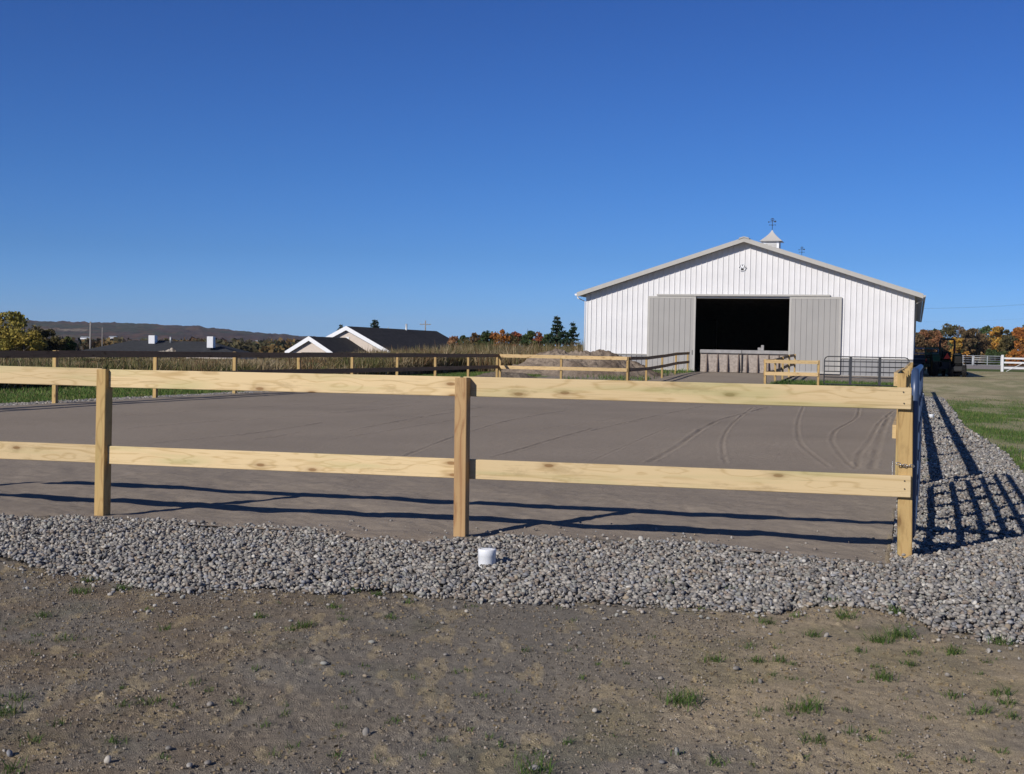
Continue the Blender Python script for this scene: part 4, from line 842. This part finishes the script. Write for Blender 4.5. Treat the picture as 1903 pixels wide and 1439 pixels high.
# maker's hexagon on the gable: an M in a hexagon
ex, ez = BL(1380, 497.5); er = .22
em = MB(); em.hull([(ex + er * math.cos(R(60 * k)), -.036, ez + er * math.sin(R(60 * k))) for k in range(6)], [(ex + er * math.cos(R(60 * k)), -.058, ez + er * math.sin(R(60 * k))) for k in range(6)])
emo = em.build('emblem', M['iron'], barn)
m = MB()
def bar2(mb, x0, z0, x1, z1, w_, y=-.060, th=.012):
    d = Vector((x1 - x0, 0, z1 - z0)).normalized(); n_ = Vector((-d.z, 0, d.x)) * w_ / 2
    q = [(x0 - n_.x, z0 - n_.z), (x1 - n_.x, z1 - n_.z), (x1 + n_.x, z1 + n_.z), (x0 + n_.x, z0 + n_.z)]
    mb.hull([(ex + a, y, ez + b) for a, b in q], [(ex + a, y - th, ez + b) for a, b in q])
hexp = [(er * .93 * math.cos(R(60 * k)), er * .93 * math.sin(R(60 * k))) for k in range(6)]
for k in range(6): bar2(m, *hexp[k], *hexp[(k + 1) % 6], .028)
bar2(m, -.115, -.15, -.062, .15, .05, y=-.061); bar2(m, .115, -.15, .062, .15, .05, y=-.061); bar2(m, -.062, .15, 0, -.04, .05, y=-.062); bar2(m, .062, .15, 0, -.04, .05, y=-.063)
m.build('emblem_letter', M['whitepaint'], emo)
# cupolas
for yc in (13.3, 35.7):
    cx, cz = BW / 2, zpk + .42; root = MB(); s2 = .52; root.box(cx - s2, cx + s2, yc - s2, yc + s2, cz - .7, cz + .78)
    cu = root.build('cupola', M['whitepaint'], barn)
    rm = MB(); n_ = 5; rings = []
    for k in range(n_ + 1):
        f = k / n_; hw = .72 * (1 - f) ** 1.35 + .02; rings.append([(cx - hw, yc - hw, cz + .76 + .78 * f), (cx + hw, yc - hw, cz + .76 + .78 * f), (cx + hw, yc + hw, cz + .76 + .78 * f), (cx - hw, yc + hw, cz + .76 + .78 * f)])
    for q in range(n_): rm.poly(rings[q] + rings[q + 1], [(i, (i + 1) % 4, 4 + (i + 1) % 4, 4 + i) for i in range(4)])
    rm.poly(rings[0], [(3, 2, 1, 0)]); rm.build('cupola_roof', M['roof_steel'], cu)
    lv = MB()
    for k in range(7):
        z_ = cz + .12 + k * .085; lv.box(cx - .36, cx + .36, yc - s2 - .02, yc - s2, z_, z_ + .05); lv.box(cx + s2, cx + s2 + .02, yc - .36, yc + .36, z_, z_ + .05)
    lv.build('louvre', M['trim'], cu)
    v = MB(); zt = cz + 1.5; v.tube([(cx, yc, zt), (cx, yc, zt + .82)], .018, 6); v.tube([(cx - .2, yc, zt + .38), (cx + .2, yc, zt + .38)], .014, 5); v.tube([(cx, yc - .2, zt + .38), (cx, yc + .2, zt + .38)], .014, 5)
    for sx in (-1, 1): v.lathe([(.001, -.035), (.035, 0), (.001, .035)], 8, (cx + sx * .2, yc, zt + .38))
    v.lathe([(.001, -.05), (.05, 0), (.001, .05)], 8, (cx, yc, zt + .36)); v.tube([(cx - .24, yc, zt + .58), (cx + .22, yc, zt + .6)], .013, 5); v.lathe([(.001, -.05), (.055, 0), (.001, .05)], 8, (cx - .24, yc, zt + .58))
    v.tube([(cx + .1 * math.cos(a_ * .785), yc, zt + .74 + .08 * math.sin(a_ * .785)) for a_ in range(8)], .018, 5, closed=True); v.box(cx + .12, cx + .24, yc - .006, yc + .006, zt + .56, zt + .66)
    v.build('weathervane', M['iron'], cu)

# low kickboard wall and gate in the doorway
kw_ = empty('kickboard_gate', W(TBL + dl, S0 + .35, ZB), -TH); tag(kw_, 'weathered pale board wall with dark wedge braces closing the barn doorway', 'kickboard wall')
KH = BL(1380, 651)[1] ; wdt = dr - dl
for x0, x1 in ((.28, wdt / 2 - .03), (wdt / 2 + .03, wdt - .06)):
    MB().box(x0, x1, .0, .05, .03, KH - .2).build('panel', M['whitewash'], kw_)
    MB().box(x0 - .02, x1 + .02, -.13, .12, KH - .20, KH).build('cap_rail', M['caprail'], kw_, bevel=.02)
    MB().box(x0, x1, -.04, -.002, .03, .12).build('sill_board', M['whitewash'], kw_)
for pxx_ in (1312, 1332, 1351, 1371, 1387, 1407, 1427, 1446):
    x = BL(pxx_, 670)[0] - dl; MB().hull([(x - .03, -.26, .03), (x - .03, -.002, .03), (x - .03, -.002, KH - .22), (x - .03, -.05, KH - .22)], [(x + .03, -.26, .03), (x + .03, -.002, .03), (x + .03, -.002, KH - .22), (x + .03, -.05, KH - .22)]).build('brace', M['brace'], kw_)
MB().box(wdt / 2 - .028, wdt / 2 + .028, -.1, .06, .03, KH + .02).build('latch_post', M['iron'], kw_)
bx = BL(1413, 647); ob = MB(); ob.box(-.18, 0, -.07, .07, 0, .16).box(0.002, .16, -.07, .07, 0, .3)
o = ob.build('wood_block', M['caprail'], None, W(TBL + bx[0], S0 + .35, ZB + KH + .002), bevel=.01, rot=(0, 0, -TH)); tag(o, 'small stepped pale block on the cap rail in the barn doorway', 'block')

# ------------------------------------------------------------------ dirt piles
def pile(label, c, rx, ry, h, seed, col=(.20, .165, .135), rz=0, n=90):
    u_ = np.linspace(0, 1, n // 2); a = np.linspace(0, 2 * math.pi, n * 2, endpoint=False); U, Aa = np.meshgrid(u_, a, indexing='ij')
    x = U * np.cos(Aa) * rx; y = U * np.sin(Aa) * ry; ns = fbm(x * .9 + seed * 7, y * .9 + seed, 4); n2 = fbm(x * 4 + seed, y * 4, 4)
    z = h * np.clip(1 - U ** 1.6, 0, 1) * (.55 + .9 * ns) + .35 * (n2 - .5) * (1 - U ** 3) * min(1, h) - .12 * U
    V = np.stack([x, y, z], -1).reshape(-1, 3); nu, na = U.shape; idx = np.arange(nu * na).reshape(nu, na); j = np.roll(idx, -1, 1)
    Fp = np.stack([idx[:-1], j[:-1], j[1:], idx[1:]], -1).reshape(-1, 4)[:, ::-1]
    cc = np.array(col)[None] * (.75 + .5 * n2.reshape(-1, 1)); cc += (np.array([.10, .07, .05]) - cc) * sm(.6, .75, ns.reshape(-1, 1)) * .6
    o = link('dirt_pile', np_mesh('dirt_pile', V, Fp, cc), M['pile'], None, c); o.rotation_euler = (0, 0, rz); tag(o, label, 'dirt pile'); return o
p = W(*[onS(1075, 700, 61)[0], 61]); pile('large pile of grey brown dirt between the far fence and the barn', (p.x, p.y, .0), 4.9, 3.2, 1.34, 1, (.25, .20, .155), rz=-TH, n=160)
p = D(508, 690, 57); pile('small mound of grass clippings behind the left board fence', (p.x, p.y, zg1(p.x, p.y)), 1.1, 1.0, .75, 3, (.30, .24, .19))
p = W(onS(935, 700, 53)[0], 53); pile('low dirt heap just behind the far left fence corner', (p.x, p.y, -.05), 2.2, 1.2, .42, 5, (.17, .14, .11))
p = D(308, 651, 140); pile('pale low mound in front of the hip roofed building', (p.x, p.y, p.z - 1.5), 2.4, 1.5, 1.75, 6, (.42, .37, .31))

# ------------------------------------------------------------------ two gabled house
def gable_house(root, ox, oy, oz, hw, rise, eave, L, wall=True, vent=False):
    """local: x across gable, y along ridge; origin under the front apex"""
    ov = .35; m = MB(); prism(m, [(ox - hw, oz), (ox + hw, oz), (ox + hw, eave), (ox, eave + rise * .98), (ox - hw, eave)], oy, oy + L); m.build('wall', M['beige'], root)
    p_ = rise / hw
    r = MB(); e = hw + ov
    for sg in (-1, 1):
        pts = [(ox, eave + rise), (ox + sg * e, eave + rise - e * p_), (ox + sg * e, eave + rise - e * p_ + .2), (ox, eave + rise + .22)]
        r.hull([(x, oy - ov, z) for x, z in pts], [(x, oy + L + ov, z) for x, z in pts])
    ro = r.build('roof', M['shingle'], root)
    f = MB()
    for sg in (-1, 1):
        pts = [(ox, eave + rise - .22), (ox + sg * (e + .02), eave + rise - .22 - e * p_), (ox + sg * (e + .02), eave + rise + .20 - e * p_), (ox, eave + rise + .25)]
        f.hull([(x, oy - ov - .05, z) for x, z in pts], [(x, oy - ov - .003, z) for x, z in pts])
    f.build('fascia', M['whitepaint'], root)
    return ro
hd = 135.0; ap = D(646, 606, hd); zh = -2.6; hs_ = empty('house', (ap.x, ap.y, zh), -TH); tag(hs_, 'beige house with two white edged gables and long dark shingle roofs behind the field', 'house')
rise1 = 2.55; ev1 = (ap.z - .25 - zh) - rise1; ro = gable_house(hs_, 0, 0, 0, 5.1, rise1, ev1, 26)
MB().box(-.2, .2, -.06, -.01, ev1 + 1.05, ev1 + 1.6).build('gable_vent', M['whitepaint'], hs_)
a2 = D(577, 625, 127); loc = Matrix.Rotation(TH, 3, 'Z') @ Vector((a2.x - ap.x, a2.y - ap.y, 0)); r2 = 1.35; ev2 = (a2.z - .25 - zh) - r2; gable_house(hs_, loc.x, loc.y, 0, 2.35, r2, ev2, 9.5)
q = D(767, 612, 152); ql = Matrix.Rotation(TH, 3, 'Z') @ Vector((q.x - ap.x, q.y - ap.y, 0)); zc_ = D(767, 617, 150).z - zh
MB().tube([(ql.x, ql.y - 2, zc_ - .8), (ql.x, ql.y - 2, zc_ + .95)], .13, 8).build('chimney', M['galv'], hs_)
MB().tube([(ql.x - 1.5, ql.y - 4, zc_ - .5), (ql.x - 1.5, ql.y - 4, zc_ + .45)], .07, 8).build('vent_pipe', M['galv'], hs_)
# hip roofed building at left
pe0 = D(134, 652.5, 165); pe1 = D(446, 660, 165); pr0 = D(247, 632, 172); pr1 = D(392, 636, 172); zb = -4.2
hb = empty('hip_roofed_building', (pe0.x, pe0.y, zb)); tag(hb, 'low building with a grey hip roof and two white rooftop boxes at the left', 'building')
L_ = lambda v: (v.x - pe0.x, v.y - pe0.y, v.z - zb)
ez_ = (L_(pe0)[2] + L_(pe1)[2]) / 2 - .1; e0 = (0, 0, ez_); e1 = (L_(pe1)[0], 0, ez_); e2 = (L_(pe1)[0], 14, ez_); e3 = (0, 14, ez_); rz_ = (L_(pr0)[2] + L_(pr1)[2]) / 2; r0 = (L_(pr0)[0], 7, rz_); r1 = (L_(pr1)[0], 7, rz_ )
MB().poly([e0, e1, e2, e3, r0, r1], [(0, 1, 5, 4), (1, 2, 5), (2, 3, 4, 5), (3, 0, 4), (3, 2, 1, 0)]).build('roof', M['shingle2'], hb)
MB().box(.5, e1[0] - .5, .5, 13.5, 0, ez_ - .02).build('wall', M['beige'], hb)
for (xa, xb, ya, yb, dd) in ((276, 287.5, 623.5, 632.5, 170), (384.5, 396, 625.5, 640, 167)):
    a = D(xa, ya, dd); b = D(xb, yb, dd); MB().box(a.x - pe0.x, b.x - pe0.x, dd - 165, dd - 165 + 1.3, b.z - zb - .5, a.z - zb).build('rooftop_box', M['whitepaint'], hb, bevel=.03)
a = D(317, 631, 171); MB().tube([(a.x - pe0.x, 6, a.z - zb - .5), (a.x - pe0.x, 6, a.z - zb + .35)], .12, 8).build('vent_pipe', M['galv'], hb)
# small far buildings on the hillside
for (xa, ya, wd_, lb) in ((157, 627, 16, 'tiny white shed far off at the foot of the hill, left of the tall pole'), (208, 626, 12, 'tiny white farmhouse far off at the foot of the hill, right of both poles'), (478, 634, 8, 'tiny white roof far off near the right foot of the hill')):
    dd = 1250; p = D(xa, ya + 2.5, dd); w2 = wd_ / 2 * dd / F; hb2 = empty('far_house', (p.x, p.y, p.z - .6)); tag(hb2, lb, 'building', 'tiny white buildings on the hill')
    MB().box(-w2, w2, 0, 8, 0, 1.5).build('wall', M['whitepaint'], hb2); MB().poly([(-w2 - .3, -.4, 1.5), (w2 + .3, -.4, 1.5), (w2 + .3, 8.4, 1.5), (-w2 - .3, 8.4, 1.5), (-w2 - .3, 4, 2.6), (w2 + .3, 4, 2.6)], [(0, 1, 5, 4), (2, 3, 4, 5), (1, 2, 5), (3, 0, 4), (3, 2, 1, 0)]).build('roof', M['galv'], hb2)

# ------------------------------------------------------------------ utility poles and wires
def upole(px, ytop, d, label, zb, r=.13, arm=True):
    p = D(px, ytop, d); root = empty('utility_pole', (p.x, p.y, zb)); tag(root, label, 'utility pole'); h = p.z - zb
    MB().tube([(0, 0, -.5), (.02, 0, h)], [r, r * .7], 8).build('pole', M['polewood'], root)
    if arm:
        MB().box(-.9, .9, -.06, .06, h - .7, h - .58).build('crossarm', M['polewood'], root)
        for k in (-.8, -.3, .3, .8): MB().lathe([(.04, 0), (.05, .06), (.02, .14), (0.001, .15)], 8, (k, 0, h - .58)).build('insulator', M['galv'], root)
    return p
upole(168, 598, 190, 'thin grey pole standing left of the hip roofed building', -4, r=.17, arm=False)
upole(190, 609, 235, 'shorter thin pole just right of the grey pole at the left', -4, r=.11, arm=False)
pA = upole(790.5, 596, 205, 'thin utility pole with a crossarm behind the long dark house roof', -4)
def wire(pts, r=.02):
    m = MB(); m.tube(pts, r, 5, cap=False); return m
pB = upole(1915, 560, 190, 'utility pole just past the right edge', .1)
wl = [((-60, 597), (1690, 592)), ]
w0 = empty('overhead_wires', pB); tag(w0, 'faint overhead wires crossing the sky right of the barn', 'wires')
pC = upole(1560, 566, 215, 'utility pole hidden behind the barn carrying the overhead wires', .1)
for k, yy in enumerate((-.8, -.3, .3, .8)):
    pts = [];
    for i in range(13):
        f = i / 12; q = pB.lerp(pC, f); pts.append(Vector((q.x + yy, q.y, q.z - .45 - .45 * 4 * f * (1 - f))) - pB)
    wire(pts, .0035).build('wire', M['wire'], w0)
wl2 = []
for i in range(9):
    f = i / 8; q = pB.lerp(pC, f); wl2.append(Vector((q.x, q.y, q.z - 2.6 - .5 * 4 * f * (1 - f))) - pB)
wire(wl2, .004).build('wire', M['wire'], w0)

# ------------------------------------------------------------------ tractor, trailer (parked in the barn's shade)
def wheel(name, parent, x, y, r, w_, mat='rubber', rim='yellow'):
    m = MB(); prof = [(r * .55, -w_ / 2), (r * .9, -w_ / 2), (r, -w_ * .3), (r, w_ * .3), (r * .9, w_ / 2), (r * .55, w_ / 2)]
    m.lathe(prof, 28)
    for k in range(22):
        a = 2 * math.pi * k / 22; c_, s__ = math.cos(a), math.sin(a); rr = r * 1.0
        for sg in (-1, 1):
            m.hull([(rr * c_ - .02 * s__, rr * s__ + .02 * c_, 0), (rr * c_ + .02 * s__, rr * s__ - .02 * c_, 0), (rr * math.cos(a + .14 * sg) + .02 * s__, rr * math.sin(a + .14 * sg) - .02 * c_, sg * w_ * .45), (rr * math.cos(a + .14 * sg) - .02 * s__, rr * math.sin(a + .14 * sg) + .02 * c_, sg * w_ * .45)],
                   [((rr + .035) * c_ - .02 * s__, (rr + .035) * s__ + .02 * c_, 0), ((rr + .035) * c_ + .02 * s__, (rr + .035) * s__ - .02 * c_, 0), ((rr + .03) * math.cos(a + .14 * sg) + .02 * s__, (rr + .03) * math.sin(a + .14 * sg) - .02 * c_, sg * w_ * .45), ((rr + .03) * math.cos(a + .14 * sg) - .02 * s__, (rr + .03) * math.sin(a + .14 * sg) + .02 * c_, sg * w_ * .45)])
    o = m.build(name, M[mat], parent, (x, y, r), rot=(0, R(90), 0))
    MB().lathe([(.001, -w_ * .2), (r * .3, -w_ * .22), (r * .5, -w_ * .35), (r * .56, -w_ * .45), (r * .56, w_ * .45), (r * .5, w_ * .35), (r * .3, w_ * .22), (.001, w_ * .2)], 20).build('rim', M[rim], o)
    return o
tp = D(1757, 705, 72); tz = zg1(tp.x, 72); trc = empty('tractor', (tp.x, tp.y, tz), -TH * .6); tag(trc, 'dark green tractor with a roll bar and a red triangle parked in the barn shade', 'tractor')
wheel('rear_wheel', trc, -.62, 0, .62, .34); wheel('rear_wheel', trc, .62, 0, .62, .34); wheel('front_wheel', trc, -.55, 1.75, .38, .24); wheel('front_wheel', trc, .55, 1.75, .38, .24)
MB().box(-.26, .26, -.35, 1.0, .45, .85).box(-.2, .2, .8, 2.1, .45, .75).build('chassis', M['iron'], trc, bevel=.03)
MB().hull([(-.30, .75, .75), (.30, .75, .75), (.30, .75, 1.18), (.2, .75, 1.3), (-.2, .75, 1.3), (-.30, .75, 1.18)], [(-.27, 2.2, .7), (.27, 2.2, .7), (.27, 2.2, 1.0), (.17, 2.2, 1.12), (-.17, 2.2, 1.12), (-.27, 2.2, 1.0)]).build('hood', M['tractor_green'], trc, bevel=.02)
for sx in (-1, 1):
    pts = []
    for k in range(8):
        a = R(10 + 150 * k / 7); pts.append((math.cos(a) * .72, math.sin(a) * .72 + .62))
    m = MB()
    for q1, q2 in zip(pts[:-1], pts[1:]): m.hull([(sx * .42, q1[0], q1[1]), (sx * .82, q1[0], q1[1]), (sx * .82, q1[0], q1[1] + .03), (sx * .42, q1[0], q1[1] + .03)], [(sx * .42, q2[0], q2[1]), (sx * .82, q2[0], q2[1]), (sx * .82, q2[0], q2[1] + .03), (sx * .42, q2[0], q2[1] + .03)])
    m.build('fender', M['tractor_green'], trc)
MB().tube([(-.40, -.30, .6), (-.40, -.30, 2.05), (-.34, -.30, 2.16), (.34, -.30, 2.16), (.40, -.30, 2.05), (.40, -.30, .6)], .06, 8).build('roll_bar', M['iron'], trc)
MB().box(-.25, .25, -.1, .3, .95, 1.05).box(-.25, .25, -.16, -.08, 1.05, 1.45).build('seat', M['rubber'], trc, bevel=.03)
MB().tube([(.19 * math.cos(k * .63), .62 + .06 * math.sin(k * .63), 1.35 + .18 * math.sin(k * .63)) for k in range(10)], .016, 6, closed=True).build('steering_wheel', M['iron'], trc)
MB().hull([(-.20, -.42, 1.02), (.20, -.42, 1.02), (0, -.42, 1.36)], [(-.20, -.40, 1.02), (.20, -.40, 1.02), (0, -.40, 1.36)]).build('warning_triangle', M['red'], trc)
MB().tube([(-.3, -.45, .35), (0, -.9, .5), (.3, -.45, .35)], .03, 6).box(-.45, .45, -.62, -.56, .45, .55).build('hitch', M['iron'], trc)
MB().box(-.60, .60, 2.9, 3.3, .1, .6).build('loader_bucket', M['tractor_green'], trc, bevel=.03)
MB().tube([(-.42, 1.0, .9), (-.42, 2.2, 1.05), (-.42, 2.9, .4)], .05, 6).tube([(.42, 1.0, .9), (.42, 2.2, 1.05), (.42, 2.9, .4)], .05, 6).build('loader_arm', M['tractor_green'], trc)
MB().box(.32, .48, -.34, -.26, 1.5, 1.62).build('tail_light', M['red'], trc)
# mower beside it
tp2 = D(1779, 704, 71); ld = empty('riding_mower', (tp2.x, tp2.y, zg1(tp2.x, 71)), -TH); tag(ld, 'dark riding mower close to the right side of the tractor in the shade', 'mower')
wheel('rear_wheel', ld, -.36, 0, .33, .24); wheel('rear_wheel', ld, .36, 0, .33, .24); wheel('front_wheel', ld, -.38, 1.3, .2, .16); wheel('front_wheel', ld, .38, 1.3, .2, .16)
MB().box(-.45, .45, -.2, 1.0, .3, .62).box(-.3, .3, .7, 1.6, .35, .85).build('body', M['iron'], ld, bevel=.06)
MB().box(-.24, .24, -.05, .4, .65, .75).box(-.24, .24, -.15, -.05, .75, 1.2).build('seat', M['rubber'], ld, bevel=.04)
MB().box(-.6, .6, .25, 1.0, .1, .24).build('mower_deck', M['iron'], ld, bevel=.03)
MB().tube([(-.42, -.25, .6), (-.42, -.28, 1.3), (.42, -.28, 1.3), (.42, -.25, .6)], .03, 6).build('roll_bar', M['iron'], ld)
# green implement and slatted trailer
ip = D(1734, 704, 73); im = empty('manure_spreader', (ip.x, ip.y, zg1(ip.x, 73)), -TH); tag(im, 'dark green spreader box parked left of the tractor', 'spreader')
MB().hull([(-.38, 0, .55), (.38, 0, .55), (.52, 0, 1.4), (-.52, 0, 1.4)], [(-.38, 2.6, .55), (.38, 2.6, .55), (.52, 2.6, 1.4), (-.52, 2.6, 1.4)]).build('box', M['tractor_green'], im, bevel=.02)
MB().box(-.5, -.42, -.06, 0, .3, 1.7).box(.42, .5, -.06, 0, .3, 1.7).box(-.5, .5, -.08, -.02, 1.6, 1.7).build('beater_frame', M['tractor_green'], im)
MB().tube([(-.45, -.04, .8), (.45, -.04, .8)], .09, 8).tube([(-.45, -.04, 1.15), (.45, -.04, 1.15)], .09, 8).build('beater', M['iron'], im)
wheel('wheel', im, -.6, 1.5, .36, .2); wheel('wheel', im, .6, 1.5, .36, .2)
MB().box(-.46, -.38, -.1, -.06, .75, 1.0).build('reflector', M['red'], im)
lp = D(1713, 698, 76); tl_ = empty('stock_trailer', (lp.x, lp.y, zg1(lp.x, 76)), -TH); tag(tl_, 'dark blue slatted trailer against the shaded side wall of the barn', 'trailer')
MB().box(-.95, .95, 0, .05, .5, 1.25).box(-.95, -.9, .05, 3.6, .5, 1.25).box(.9, .95, .05, 3.6, .5, 1.25).box(-.95, .95, .05, 3.6, .45, .52).build('body', M['trailer'], tl_)
for z_ in (.62, .95, 1.3, 1.6): MB().box(-.97, .97, -.05, -.012, z_, z_ + .07).build('slat', M['trailer_rail'], tl_)
MB().box(-.97, -.9, -.06, -.0, .5, 1.7).box(.9, .97, -.06, -.0, .5, 1.7).build('corner_post', M['trailer_rail'], tl_)
wheel('wheel', tl_, -.8, 1.9, .36, .22, rim='galv'); wheel('wheel', tl_, .8, 1.9, .36, .22, rim='galv')

# ------------------------------------------------------------------ far right gates and white fence
GP = 'galvanised pipe gates across the drive'
for (xa, xb, dd, lb) in ((1809.5, 1859.5, 168, 'galvanised pipe gate nearer the white post'), (1772, 1806.5, 165, 'galvanised pipe gate partly behind the tractor')):
    a = D(xa, 680, dd); b = D(xb, 681, dd); pipe_gate('pipe_gate', lb, a.xy, b.xy, .45, 1.68, 'galv', 5, (.5,), r=.042, group=GP, stayw=.07)
p = D(1807.8, 682, 167); MB().tube([(0, 0, -.3), (0, 0, 1.65)], .06, 8).build('gate_post', M['galv'], None, (p.x, p.y, .12)); tag(bpy.data.objects['gate_post'], 'thin galvanised post between the two far pipe gates', 'post')
wp = D(1862, 693, 105); wz0 = zg1(wp.x, 105); wf = empty('white_gate', (wp.x, wp.y, wz0), -.04); tag(wf, 'white three rail gate with a diagonal brace at the right edge', 'gate')
MB().box(-.09, .09, -.09, .09, -.2, 1.42).build('post', M['whitepaint'], wf, bevel=.01); MB().box(3.6, 3.78, -.09, .09, -.2, 1.4).build('post', M['whitepaint'], wf, bevel=.01)
for z_ in (.33, .78, 1.14): MB().hull([(.09, -.02, z_ - .07), (.09, .02, z_ - .07), (.09, .02, z_ + .07), (.09, -.02, z_ + .07)], [(3.6, -.02, z_ - .10 + .02), (3.6, .02, z_ - .08), (3.6, .02, z_ + .06), (3.6, -.02, z_ + .06)]).build('rail', M['whitepaint'], wf)
MB().hull([(.3, -.05, .02), (.36, -.05, .02), (.36, -.022, .02), (.3, -.022, .02)], [(1.6, -.05, .72), (1.68, -.05, .72), (1.68, -.022, .72), (1.6, -.022, .72)]).build('brace', M['whitepaint'], wf)

# ------------------------------------------------------------------ air
hm = bpy.data.materials.new('haze'); hm.use_nodes = True; hn = hm.node_tree; hn.nodes.remove(hn.nodes['Principled BSDF'])
pv = hn.nodes.new('ShaderNodeVolumePrincipled'); pv.inputs['Color'].default_value = (.78, .86, 1.0, 1); pv.inputs['Density'].default_value = 0.00006; pv.inputs['Anisotropy'].default_value = 0.0
hn.links.new(pv.outputs[0], hn.nodes['Material Output'].inputs['Volume'])
hz_ = MB().box(-7200, 7200, -7200, 7200, -60, 160).build('haze', hm); hz_['kind'] = 'stuff'; hz_['label'] = 'thin blue haze over the far hills'
